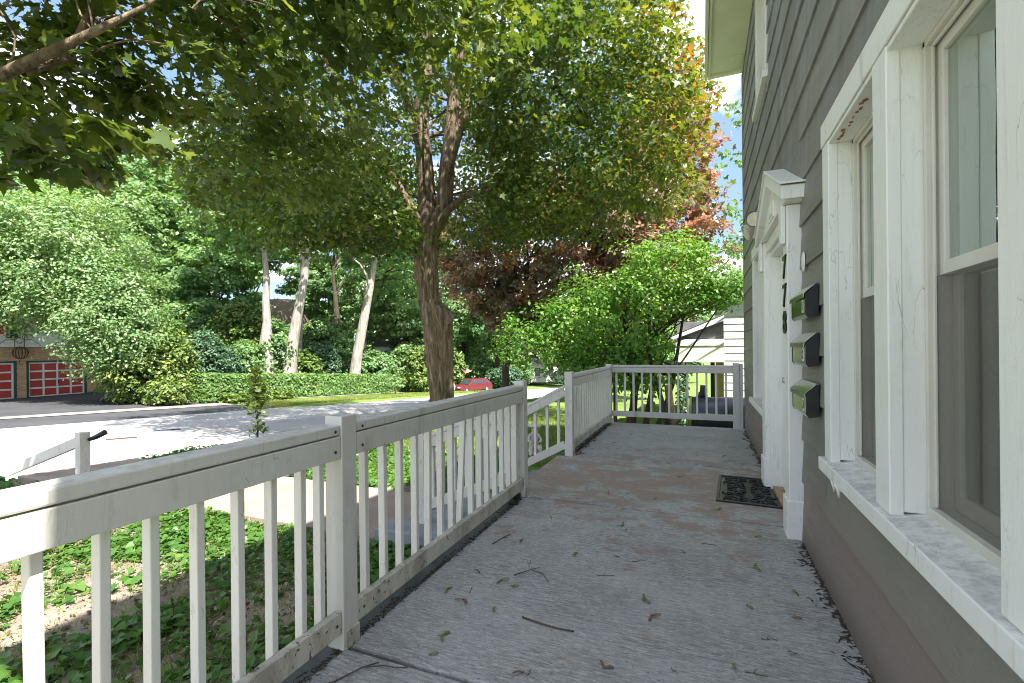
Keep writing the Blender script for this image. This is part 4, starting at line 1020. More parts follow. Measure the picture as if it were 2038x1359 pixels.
# ------------------------------------------------------------------ right side: crimson maple, lime shrub
bx, by = -9.3, 22.1
tree('crimson_maple', 'dark crimson-leaved maple behind the lime green shrub', 'tree', (bx, by, -1.7), [(bx, by, -1.9), (bx, by, .3), (-9.1, 22.2, 1.8), (-8.3, 22.6, 4)], [.22, .19, .17, .1],
     [dict(center=(-6.6, 23.4, 5.7), rad=(6.4, 5.2, 5.2), n=21000, size=.24, kind='tuft', rc=.8, tint=(.45, .28), zmin=.4),
      dict(center=(-2.2, 25.4, 7.8), rad=(3.7, 3, 5.9), n=14000, size=.22, kind='tuft', rc=.6, tint=(.66, .22), zmin=.9)], M['l_crimson'], M['bark_dark'], seed=4, nl=14, lr=.07)
sh = thing('lilac_shrub', 'bright lime green many-stemmed shrub beyond the far railing', 'shrub', (-1.3, 10.2, -.85))
mb = MB(); r_ = np.random.default_rng(8)
for (x, y, x2, y2, z2, rr) in ((-1.35, 10.2, -1.5, 10.3, 2.0, .09), (-1.15, 10.3, -.9, 10.4, 2.3, .07), (-1.75, 10.2, -2.6, 10.1, 1.9, .05), (-1.6, 10.0, -2.0, 9.8, 2.2, .045), (-1.0, 10.1, -.1, 10.3, 2.4, .05), (-1.5, 10.4, -1.1, 10.8, 2.8, .06), (-1.9, 10.3, -3.2, 10.0, 1.6, .03)):
    pts = [(x+(x2-x)*f+.08*math.sin(f*7+x), y+(y2-y)*f, -.9+(z2+.9)*f) for f in (0, .2, .4, .6, .8, 1)]; mb.tube(pts, [rr, rr*.95, rr*.85, rr*.7, rr*.5, rr*.25], 7, cap=False)
mb.tube([(-.55, 9.6, -.85), (-.72, 9.58, .1), (-.9, 9.55, .8), (-1.05, 9.6, 1.5)], [.055, .05, .04, .02], 8, cap=False)
lk = dict(keep=lambda P: (P[:, 0] < -.62-.5*np.sin(P[:, 2]*9)*.3) | (P[:, 2] > 1.85), kind='oval', m=M['l_lime'], parent=sh, rc=.34, per=40, up=.5, flat=.7)
allc = []
for (c, rd, n, s, td) in (((-1.5, 10.1, 1.75), (1.9, 1.1, 1.15), 9500, .085, (.5, .28)), ((-.7, 10.3, 2.7), (1.25, 1.0, 1.0), 6500, .085, (.62, .28)), ((-2.8, 9.4, 1.45), (1.3, .8, .85), 4200, .085, (.45, .25)), ((.3, 10.4, 2.35), (.6, .6, .35), 2000, .08, (.4, .22)), ((-1.6, 9.9, .75), (1.4, .9, .5), 2600, .08, (.3, .22))):
    ob, cc = crown(center=c, rad=rd, n=n, size=s, seed=40+n % 7, tint=td, inner=.35, **lk); allc.append(cc)
for cc in allc:
    for q in cc[:9]: limbs(mb, (-1.3+.4*r_.normal(), 10.2, .6), [q], .022, r_, sides=5)
mb.build('stem', M['bark_dark'], sh)
# sprays of leaves against the sky beside the house corner
sp_ = thing('walnut_branch_tree', 'slim tree with drooping leaf sprays beside the house corner', 'tree', (1.9, 11.4, -.9))
mb = MB(); mb.tube([(1.9, 11.4, -1), (1.8, 11.3, 3), (1.6, 11.2, 6), (1.4, 11.2, 7.5)], [.1, .08, .06, .03], 8, cap=False)
for q in ((.75, 10.6, 5.7), (.68, 10.6, 5.1), (.62, 10.4, 3.9), (.55, 10.4, 3.35), (.6, 10.3, 2.7)): limbs(mb, (1.75, 11.3, q[2]-.2), [q], .02, r_, sides=5)
mb.build('trunk', M['bark_dark'], sp_)
for i, (c, rd, n) in enumerate((((.95, 10.8, 5.9), (.55, .4, .45), 170), ((.85, 10.7, 5.1), (.5, .4, .3), 100), ((.75, 10.5, 3.9), (.5, .4, .35), 150), ((.62, 10.4, 3.25), (.55, .4, .35), 170), ((.72, 10.4, 2.5), (.5, .3, .4), 150))):
    crown(center=c, rad=rd, n=n, size=.10, kind='oval', m=M['l_mid'], parent=sp_, seed=70+i, rc=.2, per=14, inner=.2, up=.2, tint=(.55, .2))

# log stump
t = thing('cut_branch_stump', 'bare tan cut trunk stub standing behind the far railing', 'stump', (-.6, 9.65, -.8))
MB().tube([(-.50, 9.72, -.85), (-.56, 9.69, -.2), (-.62, 9.66, .46)], [.085, .075, .07], 12).build('stub', M['cutwood'], t)
MB().tube([(-.52, 9.7, -.3), (-.35, 9.75, -.12), (-.2, 9.75, -.15)], [.06, .05, .045], 9).build('side_stub', M['cutwood'], t)

# ------------------------------------------------------------------ barrel smoker behind the far railing
t = thing('barrel_smoker', 'slate grey barrel smoker with black flue behind the far railing', 'grill', (.25, 9.2, -.8))
MB().lathe([(0, -.48), (.30, -.48), (.31, -.47), (.31, .50), (.30, .51), (0, .51)], (.27, 9.2, -.02), 28, 'x').build('drum', M['tank'], t)
MB().lathe([(.312, -.485), (.322, -.485), (.322, -.445), (.312, -.445)], (.27, 9.2, -.02), 28, 'x').build('rim', M['tankrim'], t)
MB().box(-.16, .74, 8.93, 9.47, -.55, -.22).build('firebox', M['blackmetal'], t, .01)
MB().tube([(.0, 9.2, .25), (.0, 9.2, .36), (.01, 9.2, .38), (.02, 9.2, .50)], [.075, .065, .05, .05], 12).build('flue', M['blackmetal'], t)
for x in (-.12, .70):
    for y in (8.98, 9.42): MB().bar((x, y, -.92), (x, y, -.5), .04, .04, (0, 1, 0)).build('leg', M['blackmetal'], t)
MB().bar((-.05, 8.88, .02), (.55, 8.88, .02), .02, .02).build('handle', M['silver'], t)

# ------------------------------------------------------------------ statue
st = thing('garden_statue', 'pale stone boy statue in wide hat fishing from a rock', 'statue', (-2.82, 8.0, -.77), .5)
rk = MB(); rk.lathe([(0, 0), (.22, 0), (.24, .05), (.20, .12), (.10, .16), (0, .165)], (0, 0, -.02), 12)
rr_ = random.Random(2); rk.v = [(v[0]*(1+rr_.uniform(-.15, .15)), v[1]*(1+rr_.uniform(-.15, .15)), v[2]*(1+rr_.uniform(-.15, .15))) for v in rk.v]
bl(rk, 'rock', M['stone'], st)
sk = bpy.data.meshes.new('figure')
jv = [(0, 0, .20), (0, .0, .30), (0, -.01, .40), (0, -.015, .46), (0, -.03, .53), (0, -.035, .585), (.06, -.02, .19), (.09, -.14, .20), (.09, -.15, .08), (.09, -.20, .05), (-.06, -.02, .19), (-.08, -.13, .21), (-.09, -.16, .09), (-.09, -.21, .06), (.075, -.02, .41), (.12, -.06, .32), (.07, -.14, .30), (-.075, -.02, .41), (-.12, -.06, .32), (-.05, -.15, .29)]
je = [(0,1),(1,2),(2,3),(3,4),(4,5),(0,6),(6,7),(7,8),(8,9),(0,10),(10,11),(11,12),(12,13),(2,14),(14,15),(15,16),(2,17),(17,18),(18,19)]
jr = [.065, .06, .062, .028, .052, .04, .045, .036, .026, .022, .045, .036, .026, .022, .03, .022, .017, .03, .022, .017]
sk.from_pydata(jv, je, []); sk.update(); fo = link('figure', sk, M['stone'], st)
m1 = fo.modifiers.new('skin', 'SKIN'); sv = sk.skin_vertices[0].data
for i, q in enumerate(jr): sv[i].radius = (q*1.2, q*1.2)
sv[0].use_root = True
m2 = fo.modifiers.new('sub', 'SUBSURF'); m2.levels = 1; m2.render_levels = 1
bl(MB().lathe([(0, .075), (.045, .07), (.055, .03), (.065, .012), (.13, -.002), (.132, -.01), (.06, 0), (0, .0)], (0, -.03, .585), 20), 'hat', M['stone'], st)
bl(MB().lathe([(.0, 0), (.010, .004), (.004, .014)], (0, -.083, .53), 6), 'nose', M['stone'], st)
bl(MB().tube([(.02, -.13, .28), (.0, -.30, .42), (-.01, -.46, .58)], [.007, .005, .003], 6), 'rod', M['white'], st)

# ------------------------------------------------------------------ sapling at the kerb
sx, sy = -8.62, 7.1
t = thing('young_maple_sapling', 'thin young sapling standing alone at the road edge', 'sapling', (sx, sy, -.75))
mb = MB(); stem = [(sx, sy, -.8), (sx+.02, sy, -.3), (sx+.0, sy, .1), (sx-.03, sy, .5), (sx-.02, sy, .9)]
mb.tube(stem, [.022, .018, .014, .010, .005], 6, cap=False)
pc = []; r_ = np.random.default_rng(12)
for (z, w_, k) in ((-.45, .22, 12), (-.30, .14, 6), (-.12, .20, 12), (.02, .26, 22), (.16, .26, 30), (.30, .22, 30), (.44, .20, 26), (.58, .18, 22), (.72, .14, 14), (.86, .08, 8)):
    for i in range(int(k*1.8)):
        a = r_.random()*6.28; q = w_*r_.random()**.6; pc.append((sx+q*math.cos(a), sy+q*math.sin(a), z+r_.normal()*.05))
    for i in range(3):
        a = r_.random()*6.28; mb.tube([(sx, sy, z-.1), (sx+w_*.8*math.cos(a), sy+w_*.8*math.sin(a), z)], [.006, .003], 4, cap=False)
pc = np.array(pc); nr = r_.normal(size=pc.shape)*.6+np.array([0, 0, .8])
o = link('foliage', leaf_mesh('foliage', pc, nr, .095*r_.uniform(.7, 1.3, len(pc)), 'maple_low', M['l_near'], np.clip(r_.normal(.5, .25, len(pc)), 0, 1), r_), None, t); o.matrix_parent_inverse = pinv(t)
mb.build('stem', M['bark_dark'], t)

# ------------------------------------------------------------------ ground cover and grass
def noise2(x, y, s, seed):
    r = np.random.default_rng(seed); o = np.zeros_like(x)
    for k in range(7):
        a = r.random()*6.28; f = s*(1+k*.55); o += np.sin(x*f*math.cos(a)+y*f*math.sin(a)+r.random()*6.28)/(1+k*.35)
    return o/2.2
gzv = np.vectorize(lambda x, y: gz(x, y))
def cover(name, label, x0, x1, y0, y1, n, size, seed, dens, kind='heart', m='l_cover', h=.10):
    r = np.random.default_rng(seed); x = r.uniform(x0, x1, n); y = r.uniform(y0, y1, n)
    q = r.random(n) < dens(x, y); x, y = x[q], y[q]
    z = gzv(x, y)+r.uniform(.015, h, len(x))*(.5+.5*np.clip(noise2(x, y, 3, seed+1)+.6, 0, 1.2))
    P = np.stack([x, y, z], 1); nr = r.normal(size=P.shape)*.38+np.array([0, 0, 1.0])
    o = link(name, leaf_mesh(name, P, nr, size*r.uniform(.55, 1.3, len(P)), kind, M[m], np.clip(r.normal(.5, .2, len(P)), 0, 1), r))
    return tag(o, label, 'ground cover', kind='stuff')
# patches on the bare soil below the porch
def d1(x, y):
    k = noise2(x, y, 2.3, 3)+.5*noise2(x, y, 6, 13)
    p = .58+.55*k+.55*np.clip((y-2.1)/.9, -.3, 1)+.25*(x > -2.5)-.35*((x < -3.2)*(y < 2.3))
    return np.clip(p, 0, 1)*(y < 3.36)
cover('ground_cover', 'leafy green vine growing over soil right below the porch', -4.9, -1.56, .2, 3.36, 21000, .058, 51, d1, h=.09)
def d1b(x, y):
    k = noise2(x, y, 1.7, 8)+.4*noise2(x, y, 6, 14); return np.clip(.15+.6*k+.7*(y > 2.7)-.35*(y < 2.0), 0, 1)
cover('ground_cover', 'vine patches on the shaded soil towards the street', -8.6, -4.9, 0, 3.38, 14000, .065, 52, d1b, h=.08)
def d2(x, y): return np.clip(1.0-(y-7.2)*.9, 0, 1)*(noise2(x, y, 1.1, 5) > -.9)
cover('ground_cover', 'dense low creeper between garden walk and lawn', -8.6, -2.7, 4.9, 8.4, 21000, .06, 53, d2, h=.12)
cover('ground_cover', 'big-leaved plants growing beyond the far railing', -2.4, 1.2, 7.75, 10.2, 3800, .13, 54, lambda x, y: (noise2(x, y, 1.6, 5) > -.2)*1.0*(y < 9.6)*(1-((x > -.3)*(y > 8.7))), h=.35)
cover('ground_cover', 'rough greenery on the bank at the road edge', -9.35, -8.6, -2, 3.3, 2600, .08, 55, lambda x, y: (noise2(x, y, 2, 9) > .1)*1.0)
cover('ground_cover', 'pale leafy ground cover bed beside the driveway', -26.2, -24.7, 18.95, 23.2, 3600, .22, 56, lambda x, y: 1.0+x*0, kind='quad', m='l_yew', h=.55)
def grass(name, label, x0, x1, y0, y1, n, hgt, seed, wd=.012, tint=.5):
    r = np.random.default_rng(seed); x = r.uniform(x0, x1, n); y = r.uniform(y0, y1, n); z = gzv(x, y)+.02
    a = r.random(n)*6.28; h = hgt*r.uniform(.5, 1.3, n); lx, ly = r.normal(size=n)*h*.45, r.normal(size=n)*h*.45
    V = np.stack([np.stack([x-np.cos(a)*wd/2, y-np.sin(a)*wd/2, z], 1), np.stack([x+np.cos(a)*wd/2, y+np.sin(a)*wd/2, z], 1), np.stack([x+lx, y+ly, z+h], 1)], 1).reshape(-1, 3)
    o = link(name, trimesh(name, V, np.arange(3*n).reshape(-1, 3), M['l_grass'], np.clip(tint+r.normal(size=n)*.2+.25*noise2(x, y, 1, seed), 0, 1)))
    return tag(o, label, 'grass', kind='stuff')
grass('grass', 'sparse weedy grass blades on the soil by the porch', -5.2, -1.55, .2, 3.35, 9000, .06, 63, .006, .6)
grass('grass', 'lawn grass between the creeper bed and the street maple', -8.5, -2.0, 7.0, 15, 52000, .07, 61, .016)
grass('grass', 'thin grass blades in the neighbouring garden', -2.3, 3, 9.5, 22, 26000, .07, 62, .022, .6)
grass('grass', 'sunlit verge grass on the far side of the road', -24.55, -21.2, 18.95, 50, 42000, .09, 63, .05, .75)
r = np.random.default_rng(44); n = 9000; x = r.uniform(-8.4, -1.55, n); y = r.uniform(.1, 3.38, n); z = gzv(x, y)+.045
M['l_litter'] = m_leaf('dead_leaf_scrap', [(0, (.05, .035, .022)), (.5, (.16, .11, .07)), (1, (.38, .31, .22))], .1, (1, 1, 1), .8, .2)
o = link('soil_litter', leaf_mesh('soil_litter', np.stack([x, y, z], 1), r.normal(size=(n, 3))*.35+np.array([0, 0, 1.]), .028*r.uniform(.3, 1.5, n), 'quad', M['l_litter'], np.clip(r.normal(.45, .3, n), 0, 1), r))
tag(o, 'scraps of dead leaf scattered on the bare soil', 'debris', kind='stuff')

# ------------------------------------------------------------------ ghost streaks of a moving car, built as solid bars on the road
o = MB().bar((-16.35, 9.7, -1.36), (-16.1, 10.35, -1.38), .10, .05).build('blue_streak', M['blue']); tag(o, 'dark blue strip of plastic lying on the bright road', 'scrap')
o = MB().bar((-15.4, 7.9, -1.24), (-15.2, 8.55, -1.27), .08, .04).build('brown_streak', M['twigm']); tag(o, 'short brown stick lying on the road left of the blue strip', 'scrap')

# ------------------------------------------------------------------ hedge, topiary
hd = thing('hedge', 'long clipped hedge along the far side of the road', 'hedge', (-27, 31, -2.4))
r = np.random.default_rng(77); n = 26000
y = r.uniform(18.2, 47, n); f = r.random(n); zb = np.array([rz_(0, q)+.1 for q in y]); H = 1.62
side = r.random(n); x = np.where(side < .62, -26.35, np.where(side < .9, r.uniform(-27.7, -26.3, n), -27.7)); z = zb+np.where(side < .62, r.uniform(0, H, n), np.where(side < .9, H, r.uniform(0, H, n)))
x += r.normal(size=n)*.05+.05*noise2(y, z, 2.2, 3); z += r.normal(size=n)*.04+.04*noise2(y, x, 2, 4)
end = r.random(n) < .05; y = np.where(end, 18.2+r.normal(size=n)*.05, y); x = np.where(end, r.uniform(-27.7, -26.3, n), x); z = np.where(end, zb+r.uniform(0, H, n), z)
P = np.stack([x, y, z], 1); nr = np.where((side < .62)[:, None], np.array([1, 0, .4]), np.array([0, 0, 1.]))+r.normal(size=P.shape)*.45
o = link('foliage', leaf_mesh('foliage', P, nr, .15*r.uniform(.6, 1.3, n)*(1+.02*(y-18)), 'quad', M['l_hedge'], np.clip(r.normal(.5, .22, n), 0, 1), r), None, hd); o.matrix_parent_inverse = pinv(hd)
mb = MB(); ysg = np.linspace(18.35, 47, 30)
for a, b in zip(ysg[:-1], ysg[1:]): mb.box(-27.5, -26.5, a, b, rz_(0, b)-.2, rz_(0, a)+H-.15)
mb.build('woody_core', M['bark_dark'], hd)
def shrub(name, label, px, D, zc, rad, n, size, m, seed, group=None, kind='quad', rc=.3, tint=(.5, .2), inner=.75, amp=.08, zb=None):
    x, y = P2(px, D); g = gz(x, y)
    t = thing(name, label, 'shrub', (x, y, g), 0, group)
    MB().tube([(x, y, g-.2), (x, y, max(zc-.2, g+.3))], [.07, .05], 6).build('trunk', M['bark_dark'], t)
    crown((x, y, zc), rad, n, size, kind, m, seed, rc=rc, per=30, inner=inner, tint=tint, parent=t, name='crown', amp=amp, zmin=g-.1, flat=.8)
    return t
x_, y_ = -24.4, 33.6
t = thing('topiary', 'round clipped topiary ball on a stem before the hedge', 'shrub', (x_, y_, gz(x_, y_)))
MB().tube([(x_, y_, gz(x_, y_)), (x_, y_, gz(x_, y_)+.6)], [.06, .05], 7).build('trunk', M['bark_dark'], t)
crown((x_, y_, gz(x_, y_)+.98), (.9, .9, .50), 2600, .13, 'quad', M['l_pale'], 5, rc=.12, per=20, inner=.9, parent=t, amp=.02, tint=(.7, .2))

# shrubs beyond the hedge and beside the garage
shrub('yew_shrub', 'wide yellow-green yew spreading beside the garage', 292, 26.5, .2, (2.6, 2.0, 2.3), 19000, .20, M['l_yew'], 81, inner=.5, rc=.5, amp=.2, tint=(.5, .28))
shrub('yew_shrub', 'low yellow-green yew between garage door and hedge', 330, 25.5, -1.0, (1.3, 1.0, .8), 6000, .17, M['l_yew'], 82, inner=.5, tint=(.55, .25))
shrub('cypress_shrub', 'dark blue-green rounded cypress left of the hedge end', 402, 29.5, .2, (1.45, 1.4, 2.25), 13000, .15, M['l_dark'], 83, tint=(.6, .2))
shrub('cypress_shrub', 'small dark cypress just right of the rounded one', 447, 31, -.1, (.85, .8, 1.6), 6000, .15, M['l_dark'], 84, tint=(.4, .2))
shrub('cypress_shrub', 'dark cypress between the white trunks and the tilted trunk', 642, 42, -.1, (1.5, 1.4, 2.0), 8000, .2, M['l_dark'], 85, tint=(.75, .2))
for i, (px, D, zc, rd, mm, lb) in enumerate([
    (492, 34, .3, (1.3, 1.2, 1.5), 'l_mid', 'green bush left of the upright white trunk'),
    (552, 36, 1.0, (1.2, 1.2, 2.2), 'l_mid', 'tall green bush between the two white trunks'),
    (605, 38, -.3, (1.1, 1.1, 1.4), 'l_yew', 'small yellow-green bush right of the leaning trunk'),
    (640, 50, 2.0, (2.6, 2, 2.6), 'l_pale', 'pale rounded bush behind the dark cypress'),
    (690, 46, .2, (1.4, 1.4, 1.9), 'l_mid', 'mid green bush left of the tilted trunk base'),
    (745, 44, -.6, (2.0, 1.6, 1.6), 'l_mid', 'green bush right of the tilted trunk base'),
    (800, 47, -.6, (2.0, 1.6, 2.1), 'l_pale', 'light bush behind the topiary ball'),
    (834, 44, -.8, (1.3, 1.2, 2.4), 'l_yew', 'yellow-green bush against the left of the big maple'),
    (900, 52, -1.2, (1.1, 1.1, 2.6), 'l_yew', 'yellow bush just right of the big maple'),
    (952, 62, -1.8, (2.6, 2, 1.8), 'l_mid', 'green bank bush above the red car'),
    (1000, 58, -2.3, (2.0, 2, 1.2), 'l_dark', 'dark rounded bush beside the road bend'),
    (1025, 70, -1.6, (2.6, 2.4, 2.6), 'l_mid', 'bush left of the far white house'),
    (480, 39, 3.0, (2.6, 2, 2.4), 'l_yew', 'layered yellow-green bush above the hedge'),
    (380, 40, 3.0, (3.2, 2.4, 2.6), 'l_mid', 'bush before the brown roofed house'),
    (240, 34, 2.0, (2.2, 2, 2.2), 'l_dark', 'dark bush below the small gable')]):
    shrub('garden_bush', lb, px, D, zc, rd, int(2600*rd[0]*rd[2]**.5), .16+.0028*D, M[mm], 100+i, 'bushes in the gardens across the road', rc=.45, inner=.55, amp=.18)

# ------------------------------------------------------------------ background trees
def pale_trunk(label, px, D, offs, rads, crownspec, seed, bark='bark_pale', leaf='l_mid', grp='tall trees across the road', name='tall_tree'):
    pts = []
    for (px2, py2) in offs:
        x, y = P2(px2, D); hy = 693.3-.0095*(px2-1019); z = 1.2-(py2-hy)/FPX*D; pts.append((x, y, z))
    b = pts[0]; g = gz(b[0], b[1]); pts = [(b[0], b[1], min(g, b[2])-.3)] + pts
    return tree(name, label, 'tree', (b[0], b[1], g), pts, [rads[0]*1.1]+rads, crownspec, M[leaf], M[bark], grp, seed, nl=7, lr=.13)
def cs(px, D, z, rx, rz2, n, size=.36, tint=(.55, .24), **k):
    x, y = P2(px, D); return dict(center=(x, y, z), rad=(rx, rx, rz2), n=int(n*2.3), size=size, kind='quad', rc=.95, tint=tint, per=70, **k)
pale_trunk('upright white sunlit trunk left of the leaning one', 530, 35, [(530, 745), (529, 690), (532, 640), (530, 600), (532, 560), (528, 500), (520, 430)], [.56, .50, .30, .26, .23, .18, .1], [cs(500, 36, 12.5, 5.0, 4.8, 4200, zmin=6.4)], 201)
pale_trunk('thick white sunlit trunk leaning to the right', 575, 36, [(575, 745), (581, 690), (590, 640), (600, 590), (608, 545), (612, 480), (606, 420)], [.54, .45, .38, .33, .29, .23, .13], [cs(620, 37, 13.8, 5.5, 4.6, 4800, zmin=7.2)], 202)
pale_trunk('thin pale trunk behind the leaning white one', 597, 44, [(596, 690), (599, 620), (603, 540), (602, 460)], [.24, .22, .18, .1], [cs(560, 47, 15, 5.5, 5.5, 4000)], 203)
pale_trunk('tilted grey trunk nearest the big maple', 705, 42, [(705, 750), (712, 700), (724, 640), (737, 575), (750, 500)], [.52, .46, .40, .33, .2], [cs(760, 44, 13.5, 5.2, 5.0, 4800, zmin=7.0)], 204)
pale_trunk('dark forked tree seen against a patch of sky', 672, 55, [(670, 690), (672, 640), (668, 590), (664, 540)], [.42, .36, .26, .12], [cs(690, 58, 14.5, 5, 4.6, 2600)], 205, 'bark_dark')
pale_trunk('slim dark trunk right behind the tilted one', 722, 50, [(720, 740), (724, 690), (730, 630), (740, 560)], [.30, .28, .22, .1], [cs(800, 52, 11, 5, 5.5, 4200)], 206, 'bark_dark')
pale_trunk('drooping pale green tree in front of the garage', 205, 27, [(222, 650), (215, 600), (200, 540), (170, 470)], [.30, .27, .22, .12],
           [cs(120, 25.5, 5.7, 3.9, 3.9, 18000, .17, (.66, .25), zmin=2.45), cs(225, 25, 3.3, 2.1, 3.2, 9500, .165, (.6, .25), zmin=-.2), cs(20, 25, 6.2, 3.6, 3.6, 9000, .17, (.7, .25), zmin=2.6)], 207, 'bark_pale', 'l_pale', None, 'drooping_tree')
big = [(60, 44, 13, 6.5, 6.5, 'l_mid', 'tree rising behind the garage at the left edge'), (230, 42, 11.0, 5.6, 6.0, 'l_pale', 'sunlit pale tree above the small gable'),
       (340, 48, 13.5, 6, 7.0, 'l_mid', 'broad tree over the brown roofed house'), (430, 44, 8.0, 4.6, 5.0, 'l_mid', 'tree left of the upright white trunk'),
       (470, 60, 17, 7, 7.5, 'l_pale', 'tall pale tree far behind the white trunks'), (640, 70, 9, 6, 6.5, 'l_mid', 'far tree below the sky gap'),
       (790, 62, 7.0, 6, 6.5, 'l_pale', 'pale tree glimpsed left of the big maple'), (830, 80, 14, 8, 9, 'l_mid', 'high tree behind the maple trunk'),
       (920, 66, 4.5, 5, 5.0, 'l_mid', 'tree above the red car'), (985, 60, 4.5, 3.6, 3.6, 'l_mid', 'tree with dark trunk by the road bend'),
       (1060, 95, 5, 6.5, 6, 'l_mid', 'distant tree behind the white house'), (1180, 70, 3.5, 7, 5.5, 'l_mid', 'tree behind the lime shrub'),
       (1330, 60, 2.5, 6, 4.4, 'l_pale', 'tree beyond the neighbouring porch'), (1250, 40, .8, 3.2, 2.6, 'l_mid', 'low tree in the garden behind the shrub'),
       (150, 58, 19, 8, 8, 'l_pale', 'tallest tree at the far left'), (300, 62, 20, 8, 7, 'l_mid', 'very tall tree right of the tallest one'), (20, 50, 17, 7, 7, 'l_mid', 'tall tree high above the garage roof'), (-60, 40, 10, 7, 7, 'l_mid', 'tree at the left edge of the view')]
for i, (px, D, z, rx, rz2, lf, lb) in enumerate(big):
    x, y = P2(px, D); g = gz(x, y); dk = 'bark_dark'
    n = int(1000*rx*rz2**.5*1.5)
    tree('leafy_tree', lb, 'tree', (x, y, g), [(x, y, g-.3), (x+.2, y, g+(z-g)*.3), (x+.1, y+.2, g+(z-g)*.65)], [.34, .28, .2],
         [dict(center=(x, y, z), rad=(rx, rx, rz2), n=n, size=.25+.0036*D, kind='quad', rc=.95, tint=(.55, .26), per=70, inner=.45, amp=.24, zmin=g+.8)], M[lf], M[dk], 'leafy trees across the road', 300+i, nl=8, lr=.12)
# far-off wood that closes the view
r = np.random.default_rng(99); n = 42000
px = r.uniform(-250, 1320, n); D = r.uniform(84, 112, n); rr = (px-1019)/FPX*D
x = rr*math.cos(YAW)-D*math.sin(YAW); y = rr*math.sin(YAW)+D*math.cos(YAW)
top = 9+3.2*noise2(px/160, D*0, 1.0, 4)+2.0*noise2(px/40, D*.02, 1.0, 6); z = -7+(top+7)*r.random(n)**.8
P = np.stack([x, y, z], 1); nr = r.normal(size=P.shape)*.6+np.array([.5, -.6, .5])
o = link('far_wood', leaf_mesh('far_wood', P, nr, .95*r.uniform(.6, 1.3, n), 'quad', M['l_mid'], np.clip(.5+.35*noise2(px/45, z*.25, 1.0, 31)+.15*r.normal(size=n), 0, 1), r)); tag(o, 'wood of mixed green trees closing the view far behind', 'wood', kind='stuff')

# ------------------------------------------------------------------ garage across the road
gx = -38.0
gr = thing('garage_house', 'brick garage house with red panelled doors across the road', 'house', (-41, 12, -1.6))
def gp(mb, n, m, b=0, lb=None): return mb.build(n, m, gr, b, lb)
gp(MB().box(gx-.2, gx-.02, 18.45, 19.6, -1.7, 1.55), 'brick_pier', M['brick'])
gp(MB().box(gx-.2, gx-.02, 14.98, 15.42, -1.7, .72), 'brick_pier', M['brick'])
gp(MB().box(gx-.2, gx-.02, 8.2, 12.0, -1.7, .72), 'brick_pier', M['brick'])
gp(MB().box(gx-.2, gx-.02, 8.2, 18.448, .722, 1.55), 'brick_band', M['brick'])
gp(MB().box(gx-8, gx-.25, 8.4, 19.6, -1.7, 1.5), 'garage_body', M['room'])
def gdoor(y0, y1, cols):
    z0, z1 = -1.52, .62
    d = gp(MB().box(gx-.16, gx-.12, y0, y1, z0, z1), 'garage_door', M['doorwhite'])
    cw = (y1-y0-.08)/cols; rh = (z1-z0-.08)/4
    for i in range(cols):
        for j in range(4): MB().box(gx-.12, gx-.095, y0+.04+i*cw+.05, y0+.04+(i+1)*cw-.05, z0+.04+j*rh+.05, z0+.04+(j+1)*rh-.05).build('panel', M['red'], d)
    fr = MB()
    for i in range(cols+1): fr.box(gx-.12, gx-.075, y0+.04+i*cw-.045, y0+.04+i*cw+.045, z0, z1)
    fr.build('stile', M['doorwhite'], d)
    fr = MB()
    for j in range(5): fr.box(gx-.12, gx-.080, y0, y1, z0+.04+j*rh-.045, z0+.04+j*rh+.045)
    fr.build('rail', M['doorwhite'], d)
    MB().box(gx-.075, gx-.05, (y0+y1)/2+.02, (y0+y1)/2+.06, -.75, -.5).build('handle', M['blackmetal'], d)
    q = MB(); q.box(gx-.14, gx-.0, y1+.002, y1+.10, z0, z1+.10); q.box(gx-.14, gx-.0, y0-.06, y0-.002, z0, z1+.10); q.box(gx-.14, gx-.001, y0-.002, y1+.002, z1+.002, z1+.10)
    gp(q, 'green_frame', M['green'])
gdoor(15.52, 18.32, 4); gdoor(12.10, 14.86, 4)
for k in range(12):
    z0 = 1.56+.27*k
    mb = MB(); mb.add([(gx+.16, 8.0, z0), (gx+.16, 19.9, z0), (gx+.13, 19.9, z0+.29), (gx+.13, 8.0, z0+.29), (gx-.1, 8.0, z0), (gx-.1, 19.9, z0), (gx-.1, 19.9, z0+.29), (gx-.1, 8.0, z0+.29)], [(0,1,2,3),(0,4,5,1),(1,5,6,2),(3,7,4,0)])
    gp(mb, 'siding_board', M['claps'])
w_ = gp(MB().box(gx+.14, gx+.20, 13.3, 14.45, 2.2, 3.5), 'window', M['doorwhite'])
MB().box(gx+.20, gx+.205, 13.4, 14.35, 2.3, 2.82).build('pane', M['red'], w_); MB().box(gx+.20, gx+.205, 13.4, 14.35, 2.9, 3.4).build('pane', M['carglass'], w_)
gp(MB().box(gx+.15, gx+.20, 14.5, 15.05, 2.1, 3.55), 'shutter', M['green'])
gp(MB().prism([(gx+.6, 4.85), (gx-4.2, 7.2), (gx-9, 4.85)], 'y', 7.7, 20.2), 'roof', M['roofbrown'])
gp(MB().box(gx-8, gx+.12, 8.0, 19.88, 1.57, 4.8), 'upper_wall', M['claps'])
